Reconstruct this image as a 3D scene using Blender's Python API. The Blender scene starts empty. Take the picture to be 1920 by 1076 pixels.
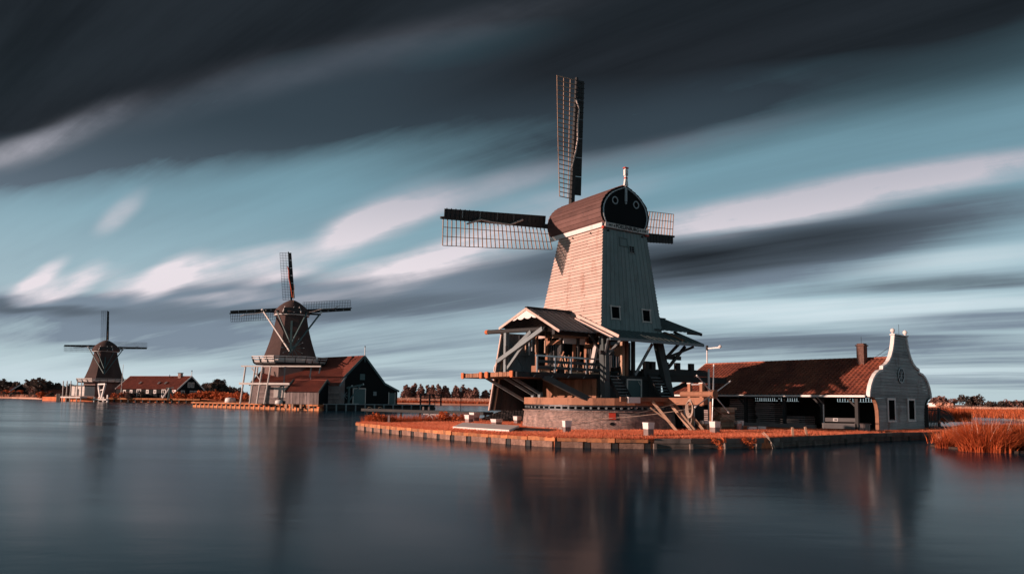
import bpy, math, random
import numpy as np
from mathutils import Vector, Matrix

random.seed(7)
RNG = np.random.default_rng(7)
SC = bpy.context.scene
COL = SC.collection
rad = math.radians

# ------------------------------------------------------------------ camera
FPX, PX_W = 1320.0, 1920.0
PITCH = math.atan(108 / FPX)
ROLL = rad(0.70)
cam_data = bpy.data.cameras.new('camera')
cam_data.sensor_width = 36.0
cam_data.lens = 36.0 * FPX / PX_W
cam_data.shift_y = 102.0 / PX_W
cam_data.clip_start = 0.1
cam_data.clip_end = 9000
cam = bpy.data.objects.new('camera', cam_data)
COL.objects.link(cam)
cam.matrix_world = (Matrix.Translation((0, 0, 2.2)) @ Matrix.Rotation(rad(90) + PITCH, 4, 'X')
                    @ Matrix.Rotation(ROLL, 4, 'Z'))
SC.camera = cam

# ------------------------------------------------------------------ light
SUN_EL = rad(9.5)
SUN_AZ = rad(251.5)          # compass style: 0 = +Y, 90 = +X ; the sun stands to the left
sd = Vector((math.sin(SUN_AZ) * math.cos(SUN_EL), math.cos(SUN_AZ) * math.cos(SUN_EL), math.sin(SUN_EL)))
sun_data = bpy.data.lights.new('sun', 'SUN')
sun_data.energy = 5.0
sun_data.angle = rad(0.6)
sun_data.color = (1.0, 0.68, 0.55)
sun = bpy.data.objects.new('sun', sun_data)
COL.objects.link(sun)
sun.rotation_euler = sd.to_track_quat('Z', 'Y').to_euler()

SC.view_settings.view_transform = 'Standard'
SC.view_settings.look = 'None'
SC.view_settings.exposure = 0.35
SC.view_settings.gamma = 1.0
SC.render.engine = 'CYCLES'
SC.cycles.use_denoising = True
SC.cycles.max_bounces = 5
SC.cycles.diffuse_bounces = 2
SC.cycles.glossy_bounces = 3
SC.cycles.transparent_max_bounces = 6
SC.cycles.sample_clamp_indirect = 6.0


class NT:
    """small helper to write node trees"""
    def __init__(s, tree):
        s.t = tree
        s.n = tree.nodes
        s.l = tree.links

    def node(s, typ, **kw):
        n = s.n.new(typ)
        for k, v in kw.items():
            setattr(n, k, v)
        return n

    def put(s, sock, v):
        if isinstance(v, bpy.types.NodeSocket):
            s.l.new(v, sock)
        elif v is not None:
            sock.default_value = v

    def m(s, op, a, b=None, c=None, clamp=False):
        n = s.node('ShaderNodeMath', operation=op, use_clamp=clamp)
        s.put(n.inputs[0], a)
        if b is not None: s.put(n.inputs[1], b)
        if c is not None: s.put(n.inputs[2], c)
        return n.outputs[0]

    def vm(s, op, a, b=None):
        n = s.node('ShaderNodeVectorMath', operation=op)
        s.put(n.inputs[0], a)
        if b is not None: s.put(n.inputs[1], b)
        return n.outputs['Value'] if op in ('LENGTH', 'DOT_PRODUCT') else n.outputs[0]

    def mix(s, f, a, b, mode='MIX'):
        n = s.node('ShaderNodeMix', data_type='RGBA', blend_type=mode)
        s.put(n.inputs[0], f)
        s.put(n.inputs[6], a if isinstance(a, bpy.types.NodeSocket) else (*a, 1) if len(a) == 3 else a)
        s.put(n.inputs[7], b if isinstance(b, bpy.types.NodeSocket) else (*b, 1) if len(b) == 3 else b)
        return n.outputs[2]

    def rng(s, v, a, b, c=0.0, d=1.0, kind='SMOOTHSTEP'):
        n = s.node('ShaderNodeMapRange', interpolation_type=kind)
        s.put(n.inputs[0], v)
        for i, x in enumerate((a, b, c, d)): n.inputs[i + 1].default_value = x
        return n.outputs[0]

    def noise(s, vec, scale=1.0, detail=3.0, rough=0.55, dist=0.0, out=0):
        n = s.node('ShaderNodeTexNoise')
        s.put(n.inputs['Vector'], vec)
        n.inputs['Scale'].default_value = scale
        n.inputs['Detail'].default_value = detail
        n.inputs['Roughness'].default_value = rough
        n.inputs['Distortion'].default_value = dist
        return n.outputs[out]

    def mapping(s, vec, loc=(0, 0, 0), rot=(0, 0, 0), scale=(1, 1, 1), typ='POINT'):
        n = s.node('ShaderNodeMapping', vector_type=typ)
        s.put(n.inputs[0], vec)
        n.inputs[1].default_value = loc
        n.inputs[2].default_value = rot
        n.inputs[3].default_value = scale
        return n.outputs[0]


# ------------------------------------------------------------------ sky: low-sun daylight with wind-drawn cloud streaks
# each row: kind, direction (x/y, z/y of the view ray), tilt in degrees, half length, half width, strength
CLOUDS = [
    ('K', -0.5669, 0.5664, 9.3, 0.7197, 0.1288, 1.2) ,
    ('K', -0.6606, 0.4266, 15.3, 0.3182, 0.0568, 0.85) ,
    ('K', -0.0542, 0.6226, 7.3, 0.6818, 0.0909, 1.3) ,
    ('K', 0.2467, 0.5315, 12.3, 0.4242, 0.0909, 1.0) ,
    ('K', 0.6438, 0.6149, 11.3, 0.3939, 0.0795, 1.1) ,
    ('K', 0.6712, 0.5083, 11.3, 0.3485, 0.0795, 0.62) ,
    ('K', 0.4135, 0.2242, 8.3, 0.2879, 0.0318, 0.75) ,
    ('K', 0.1521, 0.1914, 4.3, 0.197, 0.0348, 0.5) ,
    ('K', -0.1229, 0.1378, 3.3, 0.197, 0.0197, 0.35) ,
    ('K', -0.6869, 0.1224, -3.7, 0.1136, 0.0098, 0.5) ,
    ('K', 0.6422, 0.1742, 3.3, 0.2273, 0.0114, 0.5) ,
    ('K', 0.4105, 0.083, 1.3, 0.25, 0.0152, 0.3) ,
    ('D', -0.1137, 0.4334, 12.3, 0.6818, 0.0545, 1.05) ,
    ('D', -0.481, 0.4288, 13.3, 0.4697, 0.0833, 1.0) ,
    ('D', -0.717, 0.3377, 13.3, 0.2424, 0.0455, 1.0) ,
    ('D', 0.2224, 0.4216, 12.3, 0.3939, 0.0758, 0.95) ,
    ('D', 0.5063, 0.2441, 10.3, 0.3258, 0.0417, 1.2) ,
    ('D', 0.2825, 0.1969, 3.3, 0.2727, 0.0568, 1.05) ,
    ('D', -0.2755, 0.1359, 2.3, 0.3788, 0.047, 0.95) ,
    ('D', -0.0317, 0.1698, 8.3, 0.25, 0.0545, 1.0) ,
    ('D', -0.5802, 0.1245, 1.3, 0.2121, 0.0258, 0.8) ,
    ('D', -0.6793, 0.1232, -4.7, 0.1136, 0.0136, 0.8) ,
    ('D', -0.502, 0.0871, 0.30000000000000004, 0.2273, 0.0227, 0.7) ,
    ('D', -0.3034, 0.0629, 0.30000000000000004, 0.3788, 0.0167, 0.5) ,
    ('D', -0.6836, 0.0734, 0.30000000000000004, 0.1515, 0.0136, 0.5) ,
    ('D', 0.3953, 0.0806, 1.3, 0.3333, 0.0258, 0.9) ,
    ('D', 0.6345, 0.1741, 3.3, 0.2652, 0.0182, 0.95) ,
    ('D', 0.7011, 0.121, 2.3, 0.2121, 0.0136, 0.8) ,
    ('D', 0.6535, 0.0761, 1.3, 0.2652, 0.0197, 0.9) ,
    ('D', 0.6972, 0.0341, 0.30000000000000004, 0.2652, 0.0114, 0.7) ,
    ('D', -0.1509, 0.0344, 0.30000000000000004, 0.3788, 0.0121, 0.5) ,
    ('W', -0.2268, 0.2428, 29.3, 0.0795, 0.0235, 1.1) ,
    ('W', -0.1873, 0.2614, 27.3, 0.1136, 0.0333, 0.7) ,
    ('W', -0.0875, 0.2886, 19.3, 0.1818, 0.0258, 0.35) ,
    ('W', 0.5705, 0.3205, 10.8, 0.303, 0.0273, 1.15) ,
    ('W', 0.3528, 0.272, 7.3, 0.1818, 0.0227, 0.75) ,
    ('W', 0.2291, 0.2469, 3.3, 0.1212, 0.0227, 0.3) ,
    ('W', -0.6806, 0.1656, 37.3, 0.047, 0.0152, 1.0) ,
    ('W', -0.6434, 0.1583, 9.3, 0.0909, 0.0167, 0.5) ,
    ('W', -0.6059, 0.1704, 29.3, 0.0303, 0.0182, 0.6) ,
    ('W', -0.4986, 0.1679, 31.3, 0.0644, 0.0189, 1.05) ,
    ('W', -0.4684, 0.176, 24.3, 0.0606, 0.0197, 0.45) ,
    ('W', -0.3922, 0.1847, 13.3, 0.1136, 0.0212, 0.75) ,
    ('W', -0.1013, 0.2023, 21.3, 0.1136, 0.0273, 1.1) ,
    ('W', -0.0094, 0.2244, 17.3, 0.1136, 0.0273, 0.5) ,
    ('W', -0.2081, 0.1808, 11.3, 0.0909, 0.0167, 0.7) ,
    ('W', -0.5692, 0.2645, 41.3, 0.0455, 0.0197, 0.4) ,
    ('W', -0.65, 0.3825, 26.3, 0.1136, 0.0258, 0.26) ,
    ('W', -0.7262, 0.3575, 19.3, 0.0909, 0.0197, 0.3) ,
    ('W', -0.4272, 0.4497, 16.3, 0.2727, 0.0379, 0.07) ,
    ('W', -0.1158, 0.531, 16.3, 0.2727, 0.0348, 0.06) ,
    ('W', 0.0748, 0.2882, 13.3, 0.1515, 0.0258, 0.35) ,
    ('W', 0.1676, 0.3568, 13.3, 0.3182, 0.0197, 0.14) ,
    ('W', -0.6502, 0.1444, 11.3, 0.053, 0.0098, 0.6) ,
    ('W', -0.5553, 0.1548, 19.3, 0.0417, 0.0106, 0.6) ,
    ('W', -0.3304, 0.1738, 15.3, 0.0682, 0.0136, 0.7) ,
    ('W', -0.2833, 0.1396, 9.3, 0.0909, 0.0098, 0.2) ,
    ('W', -0.413, 0.138, 7.3, 0.0909, 0.0091, 0.35) ,
    ('D', -0.4814, 0.1311, 1.3, 0.2727, 0.0227, 0.9) ,
    ('K', -0.412, 0.115, 1.3, 0.3182, 0.0152, 0.25) ,
    ('H', 0.3351, 0.1257, 0.30000000000000004, 0.3788, 0.0197, 0.95) ,
    ('H', 0.6434, 0.2053, 7.3, 0.2121, 0.0258, 0.7) ,
    ('H', 0.664, 0.1452, 2.3, 0.2424, 0.0136, 0.8) ,
    ('H', -0.5393, 0.0752, 0.30000000000000004, 0.25, 0.0121, 0.5) ,
    ('H', 0.4097, 0.045, 0.30000000000000004, 0.5303, 0.0152, 0.7) ,
    ('H', -0.5744, 0.0254, -0.7, 0.4545, 0.0227, 0.6) ,
    ('H', -0.4272, 0.1148, 0.30000000000000004, 0.2273, 0.0076, 0.4) ,
    ('D', -0.6248, 0.1047, -0.7, 0.3182, 0.0455, 0.55) ,
    ('D', -0.3908, 0.1537, 5.3, 0.1515, 0.0303, 0.6) ,
    ('D', 0.0304, 0.0822, 0.30000000000000004, 0.4545, 0.0182, 0.5) ,
]


world = bpy.data.worlds.new('World')
SC.world = world
world.use_nodes = True
wt = NT(world.node_tree)
for nd in list(wt.n): wt.n.remove(nd)
gen = wt.node('ShaderNodeTexCoord').outputs['Generated']
sep = wt.node('ShaderNodeSeparateXYZ')
wt.l.new(gen, sep.inputs[0])
dx, dy, dz = sep.outputs
# planar cloud-deck coordinates, u along the wind
zc = wt.m('ADD', wt.m('MAXIMUM', dz, 0.0), 0.075)
pl = wt.node('ShaderNodeCombineXYZ')
wt.put(pl.inputs[0], wt.m('DIVIDE', dx, zc))
wt.put(pl.inputs[1], wt.m('DIVIDE', dy, zc))
deck = wt.mapping(pl.outputs[0], rot=(0, 0, rad(-148)))
s1 = wt.noise(wt.mapping(deck, scale=(0.16, 1.15, 1)), 1.0, 4, 0.5, 0.3)
s2 = wt.noise(wt.mapping(deck, loc=(7, 3, 0), scale=(0.5, 2.6, 1)), 1.0, 4, 0.55, 0.2)
s3 = wt.noise(wt.mapping(deck, loc=(2, 9, 0), scale=(0.10, 0.45, 1)), 1.0, 2, 0.5)
# direction coordinates for the large streaks
yc = wt.m('MAXIMUM', dy, 0.05)
gx = wt.m('DIVIDE', dx, yc)
gz = wt.m('DIVIDE', dz, yc)
g = wt.node('ShaderNodeCombineXYZ')
wt.put(g.inputs[0], wt.m('ADD', gx, wt.m('MULTIPLY', wt.m('SUBTRACT', s1, 0.5), 0.10)))
wt.put(g.inputs[1], wt.m('ADD', gz, wt.m('ADD', wt.m('MULTIPLY', wt.m('SUBTRACT', s2, 0.5), 0.030), wt.m('MULTIPLY', wt.m('SUBTRACT', s1, 0.5), 0.03))))
front = wt.rng(dy, 0.05, 0.35)
acc = {'D': None, 'W': None, 'K': None, 'H': None}
for ty, cx, cz, an, L, W, am in CLOUDS:
    q = wt.mapping(g.outputs[0], (cx, cz, 0), (0, 0, rad(an)), (L, W, 1), 'TEXTURE')
    v = wt.rng(wt.vm('LENGTH', q), 0.0, 1.45, am, 0.0, 'SMOOTHERSTEP')
    acc[ty] = v if acc[ty] is None else wt.m('ADD', acc[ty], v)
# wind-drawn texture on the cloud deck: long soft streaks, threads, a few lumps
deck2 = wt.mapping(pl.outputs[0], rot=(0, 0, rad(-141)))
P1 = wt.rng(wt.noise(wt.mapping(deck2, loc=(1.3, 0.4, 0), scale=(0.13, 0.95, 1)), 1.0, 5, 0.55, 0.25), 0.33, 0.67)
P2 = wt.rng(wt.noise(wt.mapping(deck2, loc=(5.1, 2.2, 0), scale=(0.32, 3.1, 1)), 1.0, 6, 0.65, 0.2), 0.30, 0.70)
P3 = wt.rng(wt.noise(wt.mapping(g.outputs[0], loc=(1, 5, 0), rot=(0, 0, rad(-30)), scale=(9.0, 19.0, 1)), 1.0, 5, 0.6, 0.2), 0.30, 0.70)
def texd(k1, k2, k3, base):
    q = wt.m('ADD', wt.m('MULTIPLY', P1, k1), wt.m('ADD', wt.m('MULTIPLY', P2, k2), wt.m('MULTIPLY', P3, k3)))
    return wt.m('ADD', q, base)
def soft(k, *a):
    return wt.m('MULTIPLY', wt.m('MULTIPLY', acc[k], texd(*a)), front, clamp=True)
fD = soft('D', 0.65, 0.60, 0.25, 0.22)
fW = soft('W', 0.55, 0.75, 0.55, 0.02)
fH = soft('H', 0.6, 0.5, 0.1, 0.35)
fK = soft('K', 0.45, 0.25, 0.0, 0.70)
# generic streaks everywhere, a darker deck overhead
gen_d = wt.m('MULTIPLY', texd(0.5, 0.3, 0.0, -0.15), 0.45, clamp=True)
gen_d = wt.m('MULTIPLY', gen_d, wt.rng(dz, 0.0, 0.06, 0.5, 1.0))
over = wt.rng(wt.m('ADD', dz, wt.m('MULTIPLY', wt.m('SUBTRACT', P1, 0.5), 0.10)), 0.40, 0.60, 0.0, 0.95)
fD = wt.m('SUBTRACT', 1.0, wt.m('MULTIPLY', wt.m('SUBTRACT', 1.0, fD), wt.m('SUBTRACT', 1.0, gen_d)))
fK = wt.m('MAXIMUM', fK, over)
# clear air: physical sky under a teal cast
sk = wt.node('ShaderNodeTexSky', sky_type='NISHITA')
sk.sun_disc = False
sk.sun_elevation = SUN_EL
sk.sun_rotation = SUN_AZ
sk.air_density = 1.0
sk.dust_density = 0.6
sk.ozone_density = 2.0
air = wt.mix(1.0, sk.outputs[0], (0.060, 0.080, 0.075), 'MULTIPLY')
grad = wt.mix(wt.rng(dz, 0.02, 0.30), (0.41, 0.51, 0.56), (0.170, 0.305, 0.37))
grad = wt.mix(wt.rng(dz, 0.27, 0.46), grad, (0.030, 0.064, 0.078))
col = wt.mix(0.88, air, grad)
slate = wt.mix(wt.rng(dz, 0.10, 0.36), (0.150, 0.192, 0.245), (0.026, 0.038, 0.051))
col = wt.mix(wt.m('MULTIPLY', fH, 0.9, clamp=True), col, (0.55, 0.65, 0.69))
col = wt.mix(wt.m('MULTIPLY', fD, 0.95, clamp=True), col, slate)
kcol = wt.mix(wt.m('MULTIPLY', wt.m('MULTIPLY', P1, P2), 0.25), (0.0070, 0.0088, 0.0115), (0.040, 0.052, 0.066))
col = wt.mix(wt.m('MULTIPLY', fK, 0.97, clamp=True), col, kcol)
lil = wt.mix(wt.rng(dz, 0.16, 0.36), (0.66, 0.60, 0.635), (0.26, 0.28, 0.34))
col = wt.mix(wt.m('MULTIPLY', fW, 0.95, clamp=True), col, lil)
bg = wt.node('ShaderNodeBackground')
wt.put(bg.inputs[0], col)
bg.inputs[1].default_value = 1.0
wo = wt.node('ShaderNodeOutputWorld')
wt.l.new(bg.outputs[0], wo.inputs[0])
world.cycles.sampling_method = 'MANUAL'
world.cycles.sample_map_resolution = 512


# ------------------------------------------------------------------ mesh helpers
class MB:
    def __init__(s):
        s.v = []
        s.f = []

    def add(s, vs, fs):
        b = len(s.v)
        s.v += [tuple(map(float, p)) for p in vs]
        s.f += [tuple(i + b for i in q) for q in fs]
        return s

    def box(s, x0, x1, y0, y1, z0, z1):
        v = [(x, y, z) for z in (z0, z1) for y in (y0, y1) for x in (x0, x1)]
        return s.add(v, [(0, 2, 3, 1), (4, 5, 7, 6), (0, 1, 5, 4), (2, 6, 7, 3), (0, 4, 6, 2), (1, 3, 7, 5)])

    def beam(s, p, q, w, h=None, up=(0, 0, 1), w2=None, h2=None):
        p, q, up = Vector(p), Vector(q), Vector(up)
        h = w if h is None else h
        w2 = w if w2 is None else w2
        h2 = h if h2 is None else h2
        d = (q - p).normalized()
        if abs(d.dot(up)) > 0.98: up = Vector((0, 1, 0)) if abs(d.y) < 0.9 else Vector((1, 0, 0))
        a = d.cross(up).normalized()
        b = a.cross(d).normalized()
        vs = []
        for c, ww, hh in ((p, w, h), (q, w2, h2)):
            for sx, sy in ((-1, -1), (1, -1), (1, 1), (-1, 1)):
                vs.append(c + a * (sx * ww / 2) + b * (sy * hh / 2))
        return s.add(vs, [(3, 2, 1, 0), (4, 5, 6, 7), (0, 1, 5, 4), (1, 2, 6, 5), (2, 3, 7, 6), (3, 0, 4, 7)])

    def tube(s, pts, r, n=7, r2=None):
        pts = [Vector(p) for p in pts]
        r2 = r if r2 is None else r2
        vs, fs = [], []
        k = len(pts)
        ref = None
        for i, p in enumerate(pts):
            d = (pts[min(i + 1, k - 1)] - pts[max(i - 1, 0)]).normalized()
            if ref is None: ref = d.orthogonal().normalized()
            a = (ref - d * ref.dot(d)).normalized()
            ref = a
            b = d.cross(a)
            rr = r + (r2 - r) * i / max(k - 1, 1)
            for j in range(n):
                t = 2 * math.pi * j / n
                vs.append(p + a * (rr * math.cos(t)) + b * (rr * math.sin(t)))
        for i in range(k - 1):
            for j in range(n):
                fs.append((i * n + j, i * n + (j + 1) % n, (i + 1) * n + (j + 1) % n, (i + 1) * n + j))
        fs.append(tuple(range(n))[::-1])
        fs.append(tuple((k - 1) * n + j for j in range(n)))
        return s.add(vs, fs)

    def lathe(s, prof, n=24, c=(0, 0, 0), sx=1.0, sy=1.0, caps=True, a0=0.0):
        vs, fs = [], []
        k = len(prof)
        for r, z in prof:
            for j in range(n):
                t = a0 + 2 * math.pi * j / n
                vs.append((c[0] + r * math.cos(t) * sx, c[1] + r * math.sin(t) * sy, c[2] + z))
        for i in range(k - 1):
            for j in range(n):
                fs.append((i * n + j, i * n + (j + 1) % n, (i + 1) * n + (j + 1) % n, (i + 1) * n + j))
        if caps:
            fs.append(tuple(range(n))[::-1])
            fs.append(tuple((k - 1) * n + j for j in range(n)))
        return s.add(vs, fs)

    def prism(s, pts, ext):
        """polygon (3d points) pushed along ext"""
        e = Vector(ext)
        n = len(pts)
        vs = [Vector(p) for p in pts] + [Vector(p) + e for p in pts]
        fs = [tuple(range(n))[::-1], tuple(range(n, 2 * n))]
        fs += [(i, (i + 1) % n, n + (i + 1) % n, n + i) for i in range(n)]
        return s.add(vs, fs)

    def strip(s, inner, outer, ext):
        """ribbon between two polylines pushed along ext (closed solid)"""
        for i in range(len(inner) - 1):
            s.prism([inner[i], inner[i + 1], outer[i + 1], outer[i]], ext)
        return s

    def mesh(s, name, mat=None, smooth=False):
        me = bpy.data.meshes.new(name)
        me.from_pydata(s.v, [], s.f)
        if mat: me.materials.append(mat)
        if smooth:
            me.polygons.foreach_set('use_smooth', [True] * len(me.polygons))
        me.update()
        return me

    def build(s, name, mat, parent=None, smooth=False, **kw):
        return link(name, s.mesh(name, mat, smooth), parent, **kw)


def tag(o, label=None, cat=None, group=None, kind=None):
    if label: o['label'] = label
    if cat: o['category'] = cat
    if group: o['group'] = group
    if kind: o['kind'] = kind
    return o


def link(name, me, parent=None, loc=None, rot=None, label=None, cat=None, group=None, kind=None):
    o = bpy.data.objects.new(name, me)
    COL.objects.link(o)
    if parent: o.parent = parent
    if loc is not None: o.location = loc
    if rot is not None: o.rotation_euler = rot
    return tag(o, label, cat, group, kind)


def thing(name, label, cat, loc=(0, 0, 0), rz=0.0, group=None):
    o = bpy.data.objects.new(name, None)
    o.empty_display_size = 0.5
    COL.objects.link(o)
    o.location = loc
    o.rotation_euler = (0, 0, rad(rz))
    return tag(o, label, cat, group)


def subempty(name, parent, loc=(0, 0, 0)):
    o = bpy.data.objects.new(name, None)
    COL.objects.link(o)
    o.parent = parent
    o.location = loc
    return o


def np_mesh(name, co, tris, mat, attr=None):
    me = bpy.data.meshes.new(name)
    co = np.asarray(co, np.float32)
    tris = np.asarray(tris, np.int32)
    k = tris.shape[1]
    me.vertices.add(len(co))
    me.vertices.foreach_set('co', co.ravel())
    me.loops.add(tris.size)
    me.loops.foreach_set('vertex_index', tris.ravel())
    me.polygons.add(len(tris))
    me.polygons.foreach_set('loop_start', np.arange(len(tris), dtype=np.int32) * k)
    me.polygons.foreach_set('loop_total', np.full(len(tris), k, np.int32))
    if attr is not None:
        a = me.attributes.new('shade', 'FLOAT', 'POINT')
        a.data.foreach_set('value', np.asarray(attr, np.float32))
    me.materials.append(mat)
    me.update(calc_edges=True)
    me.shade_flat()
    return me


# ------------------------------------------------------------------ materials
def pmat(name, rough=0.75, spec=0.3):
    m = bpy.data.materials.new(name)
    m.use_nodes = True
    t = NT(m.node_tree)
    b = m.node_tree.nodes['Principled BSDF']
    b.inputs['Roughness'].default_value = rough
    b.inputs['Specular IOR Level'].default_value = spec
    return m, t, b


def bump(t, b, h, strength=0.3, dist=0.02):
    n = t.node('ShaderNodeBump')
    n.inputs['Strength'].default_value = strength
    n.inputs['Distance'].default_value = dist
    t.put(n.inputs['Height'], h)
    t.l.new(n.outputs[0], b.inputs['Normal'])


def wood(name, col, var=0.35, grain=(1, 1, 8), scale=1.5, rough=0.8, dirt=None, objvar=0.18, bumpy=0.3, spec=0.25):
    """painted or raw timber: streaky grain, blotches, a little difference from board to board"""
    m, t, b = pmat(name, rough, spec)
    tc = t.node('ShaderNodeTexCoord').outputs['Object']
    g = t.noise(t.mapping(tc, scale=grain), scale * 3, 4, 0.6)
    k = t.noise(tc, scale * 0.7, 4, 0.6)
    oi = t.node('ShaderNodeObjectInfo').outputs['Random']
    f = t.m('ADD', t.m('MULTIPLY', t.m('SUBTRACT', g, 0.5), var * 1.6), t.m('MULTIPLY', t.m('SUBTRACT', k, 0.5), var * 1.6))
    f = t.m('ADD', f, t.m('MULTIPLY', t.m('SUBTRACT', oi, 0.5), objvar * 2))
    f = t.m('ADD', f, 1.0)
    f = t.m('MAXIMUM', f, 0.15)
    c = t.vm('MULTIPLY', (*col,), None) if False else None
    n = t.node('ShaderNodeVectorMath', operation='SCALE')
    n.inputs[0].default_value = col
    t.put(n.inputs[3], f)
    out = n.outputs[0]
    if dirt:
        d = t.rng(t.noise(t.mapping(tc, scale=(1, 1, 0.35)), scale * 1.1, 6, 0.7), 0.52, 0.72)
        out = t.mix(t.m('MULTIPLY', d, 0.75), out, dirt)
    t.put(b.inputs['Base Color'], out)
    bump(t, b, g, bumpy, 0.01)
    return m


def plain(name, col, rough=0.6, var=0.2, scale=4.0, spec=0.3, metal=0.0):
    m, t, b = pmat(name, rough, spec)
    tc = t.node('ShaderNodeTexCoord').outputs['Object']
    k = t.noise(tc, scale, 5, 0.6)
    n = t.node('ShaderNodeVectorMath', operation='SCALE')
    n.inputs[0].default_value = col
    t.put(n.inputs[3], t.rng(k, 0.2, 0.8, 1 - var, 1 + var, 'LINEAR'))
    t.put(b.inputs['Base Color'], n.outputs[0])
    b.inputs['Metallic'].default_value = metal
    bump(t, b, k, 0.15, 0.01)
    return m


def leafmat(name, c0, c1, trans=0.3, rough=0.7):
    """blades and leaves: colour from the per-blade value stored on the mesh"""
    m, t, b = pmat(name, rough, 0.2)
    a = t.node('ShaderNodeAttribute', attribute_name='shade').outputs['Fac']
    col = t.mix(a, c0, c1)
    t.put(b.inputs['Base Color'], col)
    tr = t.node('ShaderNodeBsdfTranslucent')
    t.put(tr.inputs[0], col)
    mx = t.node('ShaderNodeMixShader')
    mx.inputs[0].default_value = trans
    t.l.new(b.outputs[0], mx.inputs[1])
    t.l.new(tr.outputs[0], mx.inputs[2])
    t.l.new(mx.outputs[0], t.n['Material Output'].inputs[0])
    return m


M = {}
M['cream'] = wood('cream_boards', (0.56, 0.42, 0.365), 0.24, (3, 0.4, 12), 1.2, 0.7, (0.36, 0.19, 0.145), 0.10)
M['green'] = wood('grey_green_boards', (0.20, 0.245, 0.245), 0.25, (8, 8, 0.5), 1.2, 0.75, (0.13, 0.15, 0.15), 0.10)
M['cap'] = wood('cap_planks', (0.135, 0.072, 0.064), 0.45, (8, 0.5, 8), 1.5, 0.8, (0.10, 0.06, 0.06), 0.22)
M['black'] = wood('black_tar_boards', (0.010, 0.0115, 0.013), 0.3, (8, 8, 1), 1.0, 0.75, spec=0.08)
M['tar'] = wood('tarred_timber', (0.030, 0.030, 0.031), 0.4, (6, 6, 1), 1.2, 0.7, (0.055, 0.045, 0.04))
M['white'] = wood('white_paint', (0.72, 0.68, 0.66), 0.12, (3, 3, 3), 1.5, 0.55, (0.5, 0.42, 0.37), 0.05)
M['offwhite'] = wood('weathered_white', (0.55, 0.50, 0.47), 0.25, (3, 3, 3), 1.5, 0.6, (0.32, 0.26, 0.22), 0.08)
M['greypaint'] = wood('blue_grey_paint', (0.20, 0.235, 0.25), 0.25, (6, 6, 1), 1.2, 0.65, (0.12, 0.12, 0.12), 0.12)
M['bluewall'] = wood('blue_grey_wall', (0.20, 0.25, 0.28), 0.25, (8, 8, 0.6), 1.0, 0.7, (0.10, 0.11, 0.12), 0.12)
M['palegrey'] = wood('pale_grey_paint', (0.40, 0.44, 0.46), 0.15, (3, 3, 3), 1.5, 0.6)
M['darkpaint'] = wood('dark_grey_green_paint', (0.055, 0.070, 0.074), 0.3, (6, 6, 1), 1.2, 0.65, (0.04, 0.045, 0.045), 0.12)
M['teal'] = wood('teal_paint', (0.075, 0.125, 0.13), 0.25, (6, 6, 1), 1.0, 0.6)
M['brown'] = wood('raw_brown_timber', (0.30, 0.145, 0.09), 0.4, (5, 5, 1), 1.4, 0.8, (0.13, 0.07, 0.05), 0.2)
M['log'] = wood('pale_timber', (0.42, 0.27, 0.19), 0.4, (5, 5, 1), 1.4, 0.8, (0.18, 0.11, 0.08), 0.25)
M['roofboard'] = wood('tarred_roof_boards', (0.11, 0.122, 0.135), 0.45, (8, 1, 8), 1.2, 0.62, (0.05, 0.05, 0.055), 0.22)
M['roofgreen'] = wood('grey_green_roof_boards', (0.10, 0.125, 0.125), 0.3, (8, 1, 8), 1.2, 0.62, (0.06, 0.07, 0.07), 0.2)
M['greywood'] = wood('weathered_grey_boards', (0.27, 0.21, 0.20), 0.5, (8, 8, 0.6), 1.4, 0.85, (0.12, 0.09, 0.085), 0.28)
M['facade'] = wood('facade_boards', (0.31, 0.315, 0.315), 0.6, (0.35, 6, 4), 0.9, 0.75, (0.17, 0.105, 0.085), 0.2)
M['gold'] = plain('ochre_paint', (0.55, 0.30, 0.16), 0.6)
M['rustend'] = plain('orange_timber', (0.52, 0.14, 0.05), 0.6)  # orange puts the lit look of timber ends into their colour
M['red'] = plain('red_paint', (0.50, 0.05, 0.025), 0.5)
M['iron'] = plain('dark_iron', (0.05, 0.05, 0.055), 0.45, 0.3, 6, 0.5, 0.6)
M['steel'] = plain('pale_steel', (0.36, 0.36, 0.37), 0.35, 0.3, 6, 0.5, 0.7)
M['rope'] = plain('rope', (0.42, 0.33, 0.27), 0.9)
M['cloth'] = plain('sailcloth', (0.55, 0.45, 0.40), 0.9)
M['redcloth'] = plain('red_sailcloth', (0.50, 0.10, 0.05), 0.9)
M['concrete'] = plain('pale_concrete', (0.80, 0.70, 0.66), 0.9, 0.15, 2.5)
M['glass'] = plain('dark_window_glass', (0.008, 0.009, 0.010), 0.3, 0.2, 2, 0.0)
M['chimneybrick'] = plain('dark_brick', (0.13, 0.075, 0.062), 0.9, 0.5, 7, 0.1)  # darker brick tone, mottled at random
M['bench'] = wood('grey_bench_timber', (0.16, 0.15, 0.15), 0.3, (1, 6, 6), 1.2, 0.8)
M['thatch'] = wood('reed_thatch', (0.078, 0.049, 0.046), 0.6, (8, 8, 1.2), 0.5, 0.95, (0.06, 0.045, 0.042), 0.05, 0.9)
M['basewood'] = wood('dark_base_boards', (0.17, 0.115, 0.105), 0.4, (1, 1, 8), 1.2, 0.85, (0.08, 0.06, 0.055), 0.2)
M['bark'] = wood('bark', (0.07, 0.05, 0.042), 0.4, (6, 6, 1), 1.0, 0.9)
M['moss'] = wood('mossy_quay_timber', (0.48, 0.19, 0.085), 0.6, (2, 2, 2), 1.6, 0.9, (0.12, 0.07, 0.05), 0.2, 0.8)
M['quayboard'] = wood('quay_boards', (0.155, 0.12, 0.105), 0.6, (1, 1, 6), 1.3, 0.85, (0.045, 0.04, 0.038), 0.3, 0.7)
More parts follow.
